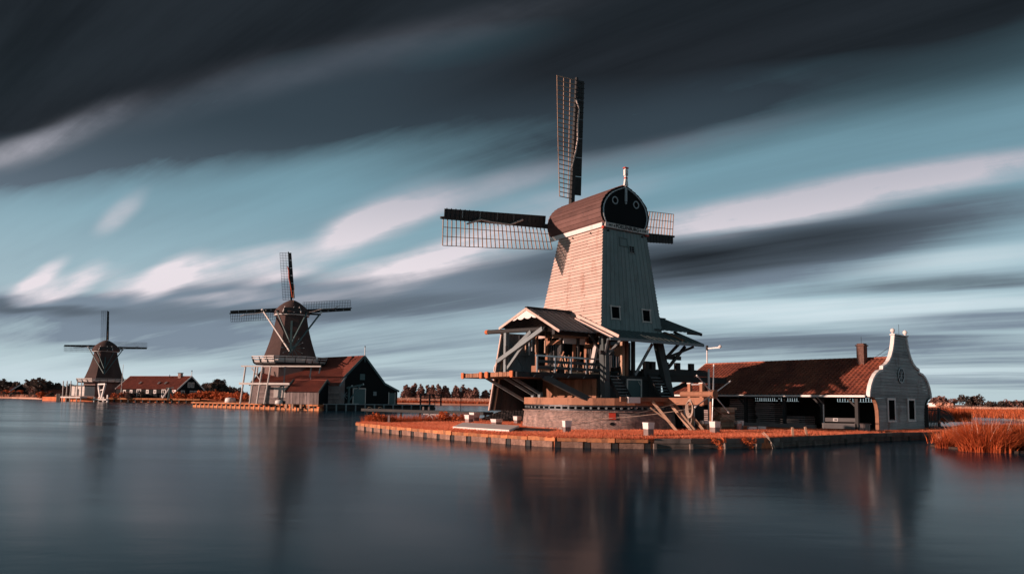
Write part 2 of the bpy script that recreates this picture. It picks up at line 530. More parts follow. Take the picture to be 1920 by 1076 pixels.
M['quaystone'] = None

# brick of the round base: courses run round the wall
m, t, b = pmat('ring_brick', 0.85, 0.2)
tc = t.node('ShaderNodeTexCoord').outputs['Object']
sx = t.node('ShaderNodeSeparateXYZ')
t.l.new(tc, sx.inputs[0])
ang = t.m('MULTIPLY', t.m('ARCTAN2', sx.outputs[1], sx.outputs[0]), 4.9)
cb = t.node('ShaderNodeCombineXYZ')
t.l.new(ang, cb.inputs[0])
t.l.new(sx.outputs[2], cb.inputs[1])
bt = t.node('ShaderNodeTexBrick')
t.l.new(cb.outputs[0], bt.inputs['Vector'])
bt.inputs['Color1'].default_value = (0.36, 0.22, 0.185, 1)
bt.inputs['Color2'].default_value = (0.15, 0.10, 0.09, 1)
bt.inputs['Mortar'].default_value = (0.42, 0.34, 0.31, 1)
bt.inputs['Scale'].default_value = 1.0
bt.inputs['Mortar Size'].default_value = 0.008
bt.inputs['Brick Width'].default_value = 0.21
bt.inputs['Row Height'].default_value = 0.066
big = t.rng(t.noise(tc, 1.6, 7, 0.75), 0.3, 0.7, 0.5, 1.35, 'LINEAR')
big = t.m('MULTIPLY', big, t.rng(t.noise(tc, 7.0, 5, 0.7), 0.34, 0.66, 0.70, 1.22, 'LINEAR'))
n = t.node('ShaderNodeVectorMath', operation='SCALE')
t.l.new(bt.outputs[0], n.inputs[0])
t.put(n.inputs[3], big)
t.put(b.inputs['Base Color'], n.outputs[0])
bump(t, b, t.m('SUBTRACT', 1.0, bt.outputs[1]), 0.5, 0.01)
M['brick'] = m


def blotchy(name, cols, scale=2.0, rough=0.9, bs=0.5):
    m, t, b = pmat(name, rough, 0.15)
    tc = t.node('ShaderNodeTexCoord').outputs['Object']
    a = t.noise(tc, scale, 6, 0.65)
    k = t.noise(tc, scale * 6, 4, 0.6)
    c = t.mix(t.rng(a, 0.4, 0.62), cols[0], cols[1])
    c = t.mix(t.rng(k, 0.5, 0.7, 0, 0.8), c, cols[2])
    t.put(b.inputs['Base Color'], c)
    bump(t, b, t.m('ADD', a, t.m('MULTIPLY', k, 0.4)), bs, 0.05)
    return m


M['quaystone'] = blotchy('quay_stone', [(0.36, 0.22, 0.17), (0.22, 0.13, 0.10), (0.10, 0.06, 0.05)], 2.2)
M['soil'] = blotchy('turf_soil', [(0.72, 0.22, 0.10), (0.55, 0.16, 0.075), (0.22, 0.07, 0.04)], 0.8)
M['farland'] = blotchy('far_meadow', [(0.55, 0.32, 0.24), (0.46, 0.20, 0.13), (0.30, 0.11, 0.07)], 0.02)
M['mud'] = blotchy('dark_bank', [(0.07, 0.045, 0.035), (0.05, 0.035, 0.03), (0.03, 0.022, 0.02)], 1.5)
M['yard'] = blotchy('barn_floor', [(0.06, 0.05, 0.045), (0.045, 0.04, 0.038), (0.03, 0.028, 0.026)], 1.5)


def tilemat(name, c0, c1, c2):
    m, t, b = pmat(name, 0.8, 0.2)
    tc = t.node('ShaderNodeTexCoord').outputs['Object']
    a = t.noise(tc, 0.6, 5, 0.6)
    v = t.node('ShaderNodeTexVoronoi')
    t.put(v.inputs['Vector'], t.mapping(tc, scale=(1 / 0.28, 1 / 0.36, 1 / 0.36)))
    v.inputs['Scale'].default_value = 1.0
    hs = t.node('ShaderNodeSeparateColor')
    t.l.new(v.outputs['Color'], hs.inputs[0])
    c = t.mix(t.rng(a, 0.35, 0.65), c0, c1)
    c = t.mix(t.m('MULTIPLY', hs.outputs[0], 0.3), c, c2)
    t.put(b.inputs['Base Color'], c)
    bump(t, b, t.noise(tc, 9, 4, 0.6), 0.12, 0.02)
    return m


M['tile'] = tilemat('red_pantile', (0.42, 0.14, 0.085), (0.27, 0.085, 0.06), (0.10, 0.05, 0.045))
M['tilefar'] = tilemat('red_pantile_mossy', (0.30, 0.085, 0.058), (0.22, 0.062, 0.046), (0.10, 0.045, 0.04))
M['tiledark'] = tilemat('dark_pantile', (0.07, 0.06, 0.06), (0.05, 0.045, 0.045), (0.10, 0.07, 0.06))
M['grass'] = leafmat('autumn_grass', (0.66, 0.14, 0.065), (1.0, 0.38, 0.21), 0.5)
M['reed'] = leafmat('orange_reed', (0.20, 0.03, 0.012), (0.80, 0.19, 0.065), 0.35)
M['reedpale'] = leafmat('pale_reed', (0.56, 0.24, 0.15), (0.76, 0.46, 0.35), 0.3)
M['leafrust'] = leafmat('rust_leaves', (0.14, 0.085, 0.075), (0.34, 0.17, 0.135), 0.25)  # lightened to put distance haze into the leaf colour
M['leafdark'] = leafmat('dark_leaves', (0.045, 0.042, 0.040), (0.12, 0.085, 0.07), 0.2)  # dark tone raised a little, haze mixed into the colour
M['leaforange'] = leafmat('orange_leaves', (0.36, 0.07, 0.025), (0.66, 0.17, 0.06), 0.25)

# ------------------------------------------------------------------ the setting: water, land
def polyland(name, pts, z, mat, zb=-1.2, **kw):
    mb = MB()
    n = len(pts)
    mb.v = [(x, y, z) for x, y in pts] + [(x, y, zb) for x, y in pts]
    mb.f = [tuple(range(n))] + [(i, n + i, n + (i + 1) % n, (i + 1) % n) for i in range(n)]
    o = mb.build(name, mat, None, kind='structure', **kw)
    return o


m, t, b = pmat('river_water', 0.17, 0.5)
b.inputs['Base Color'].default_value = (0.007, 0.030, 0.052, 1)
b.inputs['IOR'].default_value = 1.078
tc = t.node('ShaderNodeTexCoord').outputs['Object']
w1 = t.noise(t.mapping(tc, rot=(0, 0, 0.25), scale=(0.35, 1.1, 1)), 1.0, 4, 0.6)
w2 = t.noise(t.mapping(tc, rot=(0, 0, -0.15), scale=(0.05, 0.16, 1)), 1.0, 3, 0.5)
t.put(b.inputs['Roughness'], t.rng(w2, 0.3, 0.7, 0.125, 0.20, 'LINEAR'))
bump(t, b, t.m('ADD', t.m('MULTIPLY', w1, 0.3), w2), 0.22, 0.10)
M['water'] = m
mb = MB()
mb.v = [(-4000, -400, 0), (4000, -400, 0), (4000, 6000, 0), (-4000, 6000, 0)]
mb.f = [(0, 1, 2, 3)]
mb.build('water', M['water'], None, kind='structure')
mb = MB()
mb.v = [(-4000, -400, -1.5), (4000, -400, -1.5), (4000, 6000, -1.5), (-4000, 6000, -1.5)]
mb.f = [(0, 1, 2, 3)]
mb.build('river_bed', M['mud'], None, kind='structure')

GZ = 0.44
QUAY_A = [(-10.4, 48.5), (-6.3, 42.3), (-3.07, 38.0), (-0.47, 35.3), (2.04, 33.1), (4.99, 32.7), (6.6, 32.75)]
QUAY_B = [(6.6, 32.75), (9.0, 33.05), (12.3, 34.15), (15.65, 37.1), (19.35, 40.1), (22.3, 42.3), (26.1, 44.3)]
ISLAND = QUAY_A + QUAY_B[1:] + [(31, 49), (34, 60), (40, 72), (44, 95), (30, 130), (10, 140), (1, 100), (-1, 75), (-3.5, 60), (-8.5, 52.5)]
polyland('ground', ISLAND, GZ, M['soil'])
polyland('marsh_bank', [(22.0, 37.2), (21.9, 35.4), (22.2, 33.2), (23.4, 32.7), (26, 33.0), (32, 33), (62, 42), (56, 76), (44.5, 71), (36.5, 60), (32, 50), (27, 44.2)], 0.10, M['mud'])
polyland('mill_quay_ground', [(-60, 133.6), (-30.2, 111.2), (-28.5, 118), (-19, 118), (-14, 126), (-22, 150), (-58, 152)], 0.95, M['soil'])
polyland('far_mill_ground', [(-142, 214), (-126, 205), (-86, 201), (-66, 205), (-40, 214), (-52, 232), (-140, 236)], 1.2, M['soil'])
polyland('far_land', [(-2500, 330), (-330, 318), (-240, 300), (-205, 290), (-150, 244), (-112, 237), (-40, 232), (60, 226), (121, 206), (119, 180), (101, 150), (84, 120),
                      (70, 97), (64.5, 84), (75, 76), (120, 60), (1500, 60), (4000, 5900), (-4000, 5900)], 0.55, M['farland'])

# ================================================================== the big post-and-ring sawmill
MX, MY, MRZ = 5.723, 46.413, 34.0
mill = thing('sawmill_windmill', 'large cream and grey-green sawmill windmill turning on a round brick base', 'windmill', (MX, MY, 0), MRZ)

# -- round brick base and roller track
rw = MB().lathe([(4.98, 0.40), (4.93, 0.9), (4.86, 1.50), (4.62, 1.50), (4.62, 0.40)], 64, caps=False).build('brick_ring', M['brick'], mill, True)
MB().lathe([(4.95, 1.503), (4.95, 1.57), (4.45, 1.57), (4.45, 1.503)], 64, caps=False).build('stone_rim', M['brick'], mill)
MB().lathe([(4.80, 1.573), (4.80, 1.66), (4.5, 1.66), (4.5, 1.573)], 64, caps=False).build('lower_rail', M['iron'], mill)
MB().lathe([(4.82, 1.80), (4.82, 1.90), (4.5, 1.90), (4.5, 1.80)], 64, caps=False).build('upper_rail', M['iron'], mill)
ro = MB().tube([(-0.16, 0, 0), (0.16, 0, 0)], 0.068, 8).mesh('roller', M['greypaint'])
for k in range(66):
    a = 2 * math.pi * k / 66
    link('roller', ro, mill, (4.66 * math.cos(a), 4.66 * math.sin(a), 1.73), (0, 0, a))
MB().lathe([(4.90, 1.905), (4.90, 2.33), (4.45, 2.33), (4.45, 1.905)], 24, caps=False).build('ring_beam', M['brown'], mill)
MB().lathe([(4.44, 2.2), (4.44, 2.3)], 24).build('base_floor', M['tar'], mill)
# red plate and dark opening on the brick, facing the water
va = math.atan2(-0.829, -0.14) + 0.02
dirv = Vector((math.cos(-2.12), math.sin(-2.12), 0))
tng = Vector((-dirv.y, dirv.x, 0))
pl = MB()
c = dirv * 4.93
pl.prism([c + tng * 0.20 + Vector((0, 0, 1.08)), c - tng * 0.20 + Vector((0, 0, 1.08)), c - tng * 0.20 + Vector((0, 0, 1.46)) - dirv * 0.06, c + tng * 0.20 + Vector((0, 0, 1.46)) - dirv * 0.06], dirv * 0.035)
pl.build('red_plate', M['red'], mill)
pl = MB()
c = dirv * 4.93
pl.prism([c + tng * (0.15 * math.cos(q)) + Vector((0, 0, 0.82 + 0.10 * math.sin(q))) for q in np.linspace(0, 2 * math.pi, 10)[:-1]], dirv * 0.03)
pl.build('drain_hole', M['black'], mill)

# -- tower: tapering, boarded
Z0, Z1 = 6.30, 13.0
def bx(z):
    t = (z - Z0) / (Z1 - Z0)
    L = lambda a, b: a + (b - a) * t
    return L(-2.50, -1.78), L(2.66, 1.88), L(-3.13, -2.45), L(3.35, 1.95)
body = MB()
vs = []
for z in (Z0, Z1):
    x0, x1, y0, y1 = bx(z)
    vs += [(x0, y0, z), (x1, y0, z), (x1, y1, z), (x0, y1, z)]
body.add(vs, [(3, 2, 1, 0), (4, 5, 6, 7), (0, 1, 5, 4), (1, 2, 6, 5), (2, 3, 7, 6), (3, 0, 4, 7)])
body = body.build('tower', M['tar'], mill)
def clap(side, za, zb, mat, ua=0.0, ub=1.0, dz_=0.0):
    """one overlapping weatherboard on side L, R or F, from ua to ub along the course"""
    mb = MB()
    pts = []
    za += dz_
    for z, tk in ((za, 0.100), (zb, 0.012)):
        x0, x1, y0, y1 = bx(z)
        e = 0.035
        if side == 'L':
            ya, yb = y0 - e + (y1 - y0 + 2 * e) * ua, y0 - e + (y1 - y0 + 2 * e) * ub
            pts += [(x0, ya, z), (x0, yb, z), (x0 - tk, yb, z), (x0 - tk, ya, z)]
        if side == 'R': pts += [(x1, y0 - e, z), (x1, y1 + e, z), (x1 + tk, y1 + e, z), (x1 + tk, y0 - e, z)]
        if side == 'F': pts += [(x0 - e, y1, z), (x1 + e, y1, z), (x1 + e, y1 + tk, z), (x0 - e, y1 + tk, z)]
    mb.add(pts, [(3, 2, 1, 0), (4, 5, 6, 7), (0, 1, 5, 4), (1, 2, 6, 5), (2, 3, 7, 6), (3, 0, 4, 7)])
    mb.build('board', mat, body)
NB = 32
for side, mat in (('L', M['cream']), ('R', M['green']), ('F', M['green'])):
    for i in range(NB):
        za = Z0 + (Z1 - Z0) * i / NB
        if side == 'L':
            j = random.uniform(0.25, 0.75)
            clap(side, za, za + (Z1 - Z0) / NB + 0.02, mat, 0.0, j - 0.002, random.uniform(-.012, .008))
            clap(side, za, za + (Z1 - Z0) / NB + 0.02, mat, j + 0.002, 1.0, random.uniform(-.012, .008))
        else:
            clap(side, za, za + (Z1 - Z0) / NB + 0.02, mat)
# tail side: upright boards
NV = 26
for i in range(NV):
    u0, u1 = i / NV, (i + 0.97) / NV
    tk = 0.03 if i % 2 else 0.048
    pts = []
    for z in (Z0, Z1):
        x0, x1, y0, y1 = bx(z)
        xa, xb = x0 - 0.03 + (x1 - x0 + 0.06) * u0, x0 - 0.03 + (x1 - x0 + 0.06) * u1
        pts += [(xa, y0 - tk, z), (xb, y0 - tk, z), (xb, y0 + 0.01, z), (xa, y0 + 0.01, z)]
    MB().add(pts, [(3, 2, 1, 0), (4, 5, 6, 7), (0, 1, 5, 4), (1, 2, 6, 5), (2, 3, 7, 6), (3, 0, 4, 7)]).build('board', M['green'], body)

def tail_window(parent, xa, xb, za, zb, name='window', mun=True, fr=0.07, mat='offwhite'):
    """window on the leaning tail wall"""
    def P(x, z, d):
        return Vector((x, bx(z)[2] - d, z))
    w = MB()
    w.prism([P(xa, za, 0.05), P(xb, za, 0.05), P(xb, zb, 0.05), P(xa, zb, 0.05)], (0, -0.012, 0))
    w = w.build(name, M['glass'], parent)
    f = MB()
    f.beam(P(xa, za - fr, 0.08), P(xa, zb + fr, 0.08), fr, 0.06, (0, 1, 0))
    f.beam(P(xb, za - fr, 0.08), P(xb, zb + fr, 0.08), fr, 0.06, (0, 1, 0))
    f.beam(P(xa - fr * 1.3, zb, 0.095), P(xb + fr * 1.3, zb, 0.095), fr, 0.06, (0, 1, 0))
    f.beam(P(xa - fr * .6, za, 0.092), P(xb + fr * .6, za, 0.092), fr, 0.06, (0, 1, 0))
    f.build('frame', M[mat], w)
    if mun:
        g_ = MB()
        g_.beam(P((xa + xb) / 2, za, 0.07), P((xa + xb) / 2, zb, 0.07), 0.025, 0.02, (0, 1, 0))
        for q in (1, 2): g_.beam(P(xa, za + (zb - za) * q / 3, 0.073), P(xb, za + (zb - za) * q / 3, 0.073), 0.025, 0.02, (0, 1, 0))
        g_.build('glazing_bar', M['greypaint'], w)
    return w
tail_window(mill, -1.66, -0.95, 7.20, 7.98, mun=False)
tail_window(mill, 0.98, 1.68, 7.20, 7.98, mun=False)
h = tail_window(mill, -0.50, 0.14, 11.98, 12.50, 'hatch', False, 0.05, 'green')
h.data.materials[0] = M['green']
tail_window(mill, 0.24, 0.72, 11.62, 12.05, 'small_window', True, 0.05, 'green')
for xk in (-1.45, 1.5):
    MB().tube([(xk, -2.42, 12.82), (xk, -2.60, 12.82)], 0.06, 8).build('peg', M['black'], mill)
for yk in (-1.4, 0.4):
    MB().tube([(-1.7, yk, 12.80), (-1.93, yk, 12.80)], 0.06, 8).build('peg', M['black'], mill)

# -- cap
CXC = -0.06
CP = [(1.70, 13.20), (1.87, 13.42), (1.985, 13.66), (2.05, 13.92), (2.06, 14.19), (2.00, 14.46), (1.88, 14.72), (1.70, 14.97), (1.47, 15.20),
      (1.20, 15.40), (0.90, 15.57), (0.58, 15.71), (0.27, 15.83), (0.0, 15.93)]
YT, YF = -2.60, 2.85
def capz(z, y):
    """the cap's back drops a little towards the sails"""
    return z - 0.0 * (y - YT)
cap = MB()
loop = [(CXC - x, z) for x, z in CP] + [(CXC + x, z) for x, z in CP[::-1][1:]]
cap.prism([(CXC + (x - CXC) * 0.97, YT + 0.06, 13.2 + (z - 13.2) * 0.98) for x, z in loop], (0, YF - YT - 0.12, 0))
cap = cap.build('cap', M['tar'], mill)
for sgn in (-1, 1):
    for i in range(len(CP) - 1):
        (xa, za), (xb, zb) = CP[i], CP[i + 1]
        a, b2 = Vector((CXC + sgn * xa, 0, za)), Vector((CXC + sgn * xb, 0, zb))
        d = (b2 - a).normalized()
        nrm = Vector((sgn * d.z * sgn, 0, 0))
        nrm = Vector((d.z, 0, -d.x)) * (1 if sgn > 0 else -1)
        if nrm.dot(a - Vector((CXC, 0, 14.2))) < 0: nrm = -nrm
        a = a - d * 0.03
        p = [a + nrm * 0.05, b2 + nrm * 0.02, b2 - nrm * 0.015, a + nrm * 0.012]
        j = random.uniform(-0.02, 0.02)
        MB().prism([(q.x, YT - 0.03 + j, q.z) for q in p], (0, YF - YT + 0.05, 0)).build('plank', M['cap'], cap)
MB().beam((CXC, YT - 0.05, 15.955), (CXC, YF + 0.03, 15.955), 0.22, 0.07).build('ridge_board', M['cap'], cap)
# round gable with eyes, trim, nose and finial
gab = MB().prism([(CXC + (x - CXC) * 0.955, YT - 0.005, 13.2 + (z - 13.2) * 0.975) for x, z in loop], (0, -0.05, 0)).build('round_gable', M['black'], mill)
inn = [(CXC + (x - CXC) * 0.895, YT - 0.058, 13.2 + (z - 13.2) * 0.945) for x, z in loop]
out = [(CXC + (x - CXC) * 0.935, YT - 0.058, 13.2 + (z - 13.2) * 0.965) for x, z in loop]
MB().strip(inn, out, (0, -0.03, 0)).build('gable_trim', M['palegrey'], gab)
for xk in (-0.97, 0.85):
    r0, r1, cz = 0.185, 0.255, 14.80
    q = np.linspace(0, 2 * math.pi, 21)
    MB().strip([(xk + r0 * math.cos(s), YT - 0.06, cz + r0 * math.sin(s)) for s in q], [(xk + r1 * math.cos(s), YT - 0.06, cz + r1 * math.sin(s)) for s in q], (0, -0.03, 0)).build('eye_ring', M['palegrey'], gab)
    MB().prism([(xk + r0 * math.cos(s), YT - 0.057, cz + r0 * math.sin(s)) for s in q[:-1]], (0, -0.012, 0)).build('eye_pane', M['glass'], gab)
nz = MB().box(CXC - 0.085, CXC + 0.085, YT - 0.13, YT - 0.06, 14.86, 15.80)
nz.box(CXC - 0.06, CXC + 0.06, YT - 0.12, YT - 0.06, 14.70, 14.83)
nz.build('nose_board', M['palegrey'], gab)
fin = MB()
fy = YT - 0.08
fin.box(CXC - 0.075, CXC + 0.075, fy - 0.06, fy + 0.06, 15.86, 17.02)
fin.prism([(CXC - 0.16, fy - 0.07, 15.9), (CXC + 0.16, fy - 0.07, 15.9), (CXC + 0.085, fy - 0.07, 16.35), (CXC - 0.085, fy - 0.07, 16.35)], (0, 0.14, 0))
fin.box(CXC - 0.125, CXC + 0.125, fy - 0.085, fy + 0.085, 16.55, 16.95)
fin = fin.build('finial', M['white'], mill)
MB().box(CXC - 0.10, CXC + 0.10, fy - 0.082, fy + 0.082, 16.36, 16.43).build('red_band', M['red'], fin)
MB().box(CXC - 0.155, CXC + 0.155, fy - 0.11, fy + 0.11, 17.02, 17.09).build('top_cap', M['red'], fin)
q = np.linspace(0, 2 * math.pi, 13)
MB().strip([(CXC + 0.04 * math.cos(s), fy - 0.088, 16.64 + 0.04 * math.sin(s)) for s in q], [(CXC + 0.07 * math.cos(s), fy - 0.088, 16.64 + 0.07 * math.sin(s)) for s in q], (0, -0.012, 0)).build('ring_mark', M['greypaint'], fin)
# eaves boards and the name board
MB().box(-1.97, -1.86, -2.56, 2.75, 12.98, 13.27).build('eaves_board', M['white'], mill)
MB().box(1.90, 2.0, -2.56, 2.75, 12.98, 13.27).build('eaves_board', M['white'], mill)
sb = MB().box(-1.80, 1.94, -2.70, -2.60, 12.98, 13.30).build('name_board', M['offwhite'], mill)
MB().box(-1.99, -1.81, -2.72, -2.55, 12.88, 13.02).build('beam_end', M['red'], mill)
MB().box(1.76, 1.96, -2.72, -2.55, 12.88, 12.97).build('beam_end', M['red'], mill)
def lettering(txt, size, x, zc_, w):
    cu = bpy.data.curves.new('lettering', 'FONT')
    cu.body = txt
    cu.size = size
    cu.extrude = 0.006
    cu.offset = 0.006
    cu.align_x = 'CENTER'
    cu.align_y = 'CENTER'
    cu.materials.append(M['black'])
    tmp = bpy.data.objects.new('lettering_curve', cu)
    COL.objects.link(tmp)
    bpy.context.view_layer.update()
    me = bpy.data.meshes.new_from_object(tmp)
    bpy.data.objects.remove(tmp)
    o = link('lettering', me, sb, (x, -2.708, zc_), (rad(90), 0, 0))
    if w: o.scale = (w, 1, 1)
    return o
lettering('POELENBURG', 0.34, 0.06, 13.14, 0.95)
lettering('1867', 0.17, -1.38, 13.14, 1.0)
lettering('1963', 0.17, 1.52, 13.14, 1.0)
for xk in (-1.06, 1.18):
    MB().prism([(xk - 0.06, -2.702, 13.14), (xk, -2.702, 13.05), (xk + 0.06, -2.702, 13.14), (xk, -2.702, 13.23)], (0, -0.008, 0)).build('diamond_mark', M['black'], sb)


# -- sails
def make_sail(parent, hub, e, l, n, R, w, r0, nb, bw, mats, single, cloth=None, rails=3, twist=22.0, th=1.0):
    """e along the stock, l towards the lattice, n out of the front of the mill"""
    hub, e, l, n = Vector(hub), Vector(e), Vector(l), Vector(n)
    st = MB().beam(hub - e * 0.3, hub + e * (R + 0.12), 0.34 * th, 0.34 * th, n, 0.15 * th, 0.17 * th).build('sail', M[mats[0]], parent)
    R1 = R - 0.06
    def ld(r):
        tw = rad(twist) * (1 - (r - r0) / (R1 - r0)) ** 1.0
        return l * math.cos(tw) - n * math.sin(tw)
    rs = [r0 + (R1 - r0) * i / (nb - 1) for i in range(nb)]
    bars = MB()
    for r in rs:
        p = hub + e * r
        mb = MB() if single else bars
        mb.beam(p - ld(r) * 0.10, p + ld(r) * w, 0.045 * th, 0.055 * th, e)
        if single: mb.build('sail_bar', M[mats[1]], st)
    for k in range(1, rails + 1):
        mb = MB() if single else bars
        seg = rs[::3] + ([rs[-1]] if (nb - 1) % 3 else [])
        for ra, rb in zip(seg[:-1], seg[1:]):
            off = -n * 0.03
            mb.beam(hub + e * ra + ld(ra) * (w * k / rails) + off, hub + e * rb + ld(rb) * (w * k / rails) + off, 0.04 * th, 0.035 * th, n)
        if single: mb.build('sail_rail', M[mats[1]], st)
    if not single: bars.build('lattice', M[mats[1]], st, kind='stuff')
    nbd = 6
    b0 = r0 + 0.25
    for k in range(nbd):
        ra, rb = b0 + (R1 - b0) * k / nbd + 0.012, b0 + (R1 - b0) * (k + 1) / nbd - 0.012
        pts = []
        for r in (ra, rb):
            t1 = rad(8)
            w1 = bw * (1.12 - 0.2 * (r - b0) / (R1 - b0))
            dd = -l * math.cos(t1) - n * math.sin(t1)
            pts.append((hub + e * r + l * 0.06 - n * 0.10, hub + e * r + dd * w1 - n * 0.06))
        MB().prism([pts[0][0], pts[1][0], pts[1][1], pts[0][1]], n * 0.035).build('leading_board', M[mats[2]], st)
        if single:
            for s_ in range(4):
                r = ra + (rb - ra) * (s_ + 0.5) / 4
                dd = -l
                MB().beam(hub + e * r - n * 0.12, hub + e * r + dd * bw * 1.0 - n * 0.14, 0.05, 0.04, n).build('board_batten', M[mats[2]], st)
    if cloth:
        pts = [hub + e * (R * a_) + l * b_ - n * 0.26 for a_, b_ in cloth]
        MB().tube(pts, 0.06 * th, 6).build('rolled_sailcloth', M[mats[3]], st)
    return st


HUB = Vector((0, 3.0, 14.26))
TL = rad(9.0)
NF = Vector((0, math.cos(TL), math.sin(TL)))
UU_ = Vector((0, -math.sin(TL), math.cos(TL)))
XX_ = Vector((1, 0, 0))
PH = rad(4.6)
sm = ('tar', 'log', 'tar', 'cloth')
for k in range(4):
    an = PH + k * math.pi / 2
    e = UU_ * math.cos(an) - XX_ * math.sin(an)
    l = -XX_ * math.cos(an) - UU_ * math.sin(an)
    cl = {0: [(0.40, 0.35), (0.52, 0.02), (0.60, -0.10), (0.70, -0.05), (0.80, -0.12), (0.86, 0.18)],
          1: [(0.42, -0.28), (0.52, 0.12), (0.66, 0.05), (0.74, -0.05), (0.84, 0.28)],
          3: [(0.40, 0.2), (0.52, 0.02), (0.62, 0.0), (0.72, 0.35)]}.get(k)
    make_sail(mill, HUB, e, l, NF, 10.2, 1.72, 2.05, 27, 0.62, sm, True, cl)
MB().tube([HUB - NF * 3.2, HUB + NF * 0.45], 0.32, 12, 0.26).build('windshaft', M['tar'], mill)
MB().beam(HUB - XX_ * 0.02 - UU_ * .6 - NF * .02, HUB + UU_ * .6 - NF * .02, 0.62, 0.7, NF).build('poll_end', M['iron'], mill)

# -- roofs over the saw floor
roof = subempty('saw_floor_roof', mill)
def slope_boards(x0, x1, ya, yb, zf, mat, n, lift=0.0):
    for i in range(n):
        xa, xb = x0 + (x1 - x0) * i / n + 0.004, x0 + (x1 - x0) * (i + 1) / n - 0.004
        o = lift + (0.022 if i % 2 else 0.0)
        d = random.uniform(-0.015, 0.015)
        MB().prism([(xa, ya, zf(ya) + o), (xb, ya, zf(ya) + o), (xb, yb + d, zf(yb + d) + o), (xa, yb + d, zf(yb + d) + o)], (0, 0, -0.04)).build('roof_board', mat, roof)
        if i % 2 == 0:
            pass
zw = lambda y: 7.82 - 0.49 * abs(y)
zwf = lambda y: 7.82 - 0.34 * abs(y)
za_ = lambda y: 7.70 - 0.405 * abs(y)
zr_ = lambda y: 7.90 - 0.375 * abs(y)
slope_boards(-5.85, -3.0, 0.0, -3.30, zw, M['roofboard'], 15)
slope_boards(-5.85, -1.9, 0.0, 3.0, zwf, M['roofboard'], 20)
slope_boards(-3.05, -2.58, 0.0, -4.70, za_, M['roofboard'], 3, 0.02)
slope_boards(-2.58, 4.70, -2.9, -4.75, za_, M['roofgreen'], 36, 0.10)
slope_boards(-2.58, -2.30, -0.6, -2.9, za_, M['roofgreen'], 2, 0.10)
slope_boards(2.0, 6.15, 0.0, -3.35, zr_, M['roofgreen'], 20, 0.10)
slope_boards(2.0, 6.15, 0.0, 3.95, zr_, M['roofgreen'], 20, 0.10)
MB().beam((-5.9, 0, 7.86), (-1.8, 0, 7.86), 0.24, 0.08).build('ridge_board', M['tar'], roof)
MB().beam((2.0, 0, 8.03), (6.2, 0, 8.03), 0.24, 0.06).build('ridge_board', M['tar'], roof)
# lit verge over the tail roof, fascia, barge boards, scalloped valance
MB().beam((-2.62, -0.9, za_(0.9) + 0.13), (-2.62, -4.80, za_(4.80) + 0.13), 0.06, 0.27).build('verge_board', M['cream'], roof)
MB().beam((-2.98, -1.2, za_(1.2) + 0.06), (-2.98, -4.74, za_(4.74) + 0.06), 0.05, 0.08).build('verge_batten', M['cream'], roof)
MB().beam((3.05, -3.0, za_(3.0) + 0.18), (3.05, -4.6, za_(4.6) + 0.18), 0.22, 0.05).build('roof_plank', M['brown'], roof)
MB().beam((-3.30, -4.80, 5.77), (4.74, -4.80, 5.77), 0.06, 0.17).build('fascia', M['greypaint'], roof)
MB().beam((4.74, -2.2, za_(2.2) + 0.03), (4.74, -4.76, za_(4.76) + 0.03), 0.05, 0.15).build('verge_board', M['tar'], roof)
MB().beam((6.18, 0.05, zr_(0.05) + 0.02), (6.18, -3.38, zr_(3.38) + 0.02), 0.05, 0.2).build('verge_board', M['tar'], roof)
MB().beam((4.76, -3.38, zr_(3.38) + 0.04), (6.2, -3.38, zr_(3.38) + 0.04), 0.06, 0.16).build('fascia', M['tar'], roof)
MB().beam((-5.88, 0.02, zw(0) - 0.06), (-5.88, -3.36, zw(3.36) - 0.04), 0.06, 0.15).build('barge_board', M['cream'], roof)
MB().beam((-5.88, -0.02, zwf(0) - 0.06), (-5.88, 3.03, zwf(3.03) - 0.04), 0.06, 0.15).build('barge_board', M['cream'], roof)
# valance with a wavy lower edge
pts_t, pts_b = [], []
for i in range(41):
    y = 1.75 - 3.05 * i / 40
    top = (zw(y) if y < 0 else zwf(y)) - 0.12
    ph = (i / 40 * 4) % 1
    low = 7.24 - 0.13 * abs(math.sin(math.pi * i / 40 * 4)) ** 0.7 + 0.02
    pts_t.append((-5.86, y, max(top, low + 0.01)))
    pts_b.append((-5.86, y, low))
MB().strip(pts_b, pts_t, (0.04, 0, 0)).build('scalloped_valance', M['white'], roof)

# -- saw floor: deck and log platforms
deck = MB().box(-5.6, 6.0, -2.72, 3.55, 3.50, 3.74).build('saw_floor', M['tar'], mill)
plat = MB().beam((-8.35, -2.55, 3.60), (-5.6, -2.55, 3.60), 0.28, 0.30).build('log_platform', M['tar'], mill)
ys = [-2.30, -0.02, 0.55, 1.75, 3.25]
for yk in (-2.33, 0.30, 0.98, 3.15):
    bm_ = MB().beam((-8.45, yk, 3.62), (-5.2, yk, 3.62), 0.26, 0.30).build('bearer', M['tar'], plat)
    MB().prism([(-8.46, yk - 0.15, 3.80), (-8.46, yk + 0.15, 3.80), (-8.46, yk + 0.15, 3.50), (-8.46, yk + 0.05, 3.42), (-8.46, yk - 0.15, 3.44)], (-0.07, 0, 0)).build('orange_end', M['rustend'], bm_)
for ya, yb in ((-2.12, 0.10), (0.48, 0.78), (1.20, 2.95)):
    nbo = max(1, round((yb - ya) / 0.22))
    for i in range(nbo):
        y0, y1 = ya + (yb - ya) * i / nbo + 0.01, ya + (yb - ya) * (i + 1) / nbo - 0.012
        d = random.uniform(0, 0.05)
        MB().box(-8.40 + d, -5.62, y0, y1, 3.50, 3.74 + d * 0.5).build('deck_board', M['brown'], plat)
MB().beam((-7.4, -2.72, 3.66), (-2.3, -2.72, 3.66), 0.10, 0.20).build('edge_beam', M['tar'], mill)
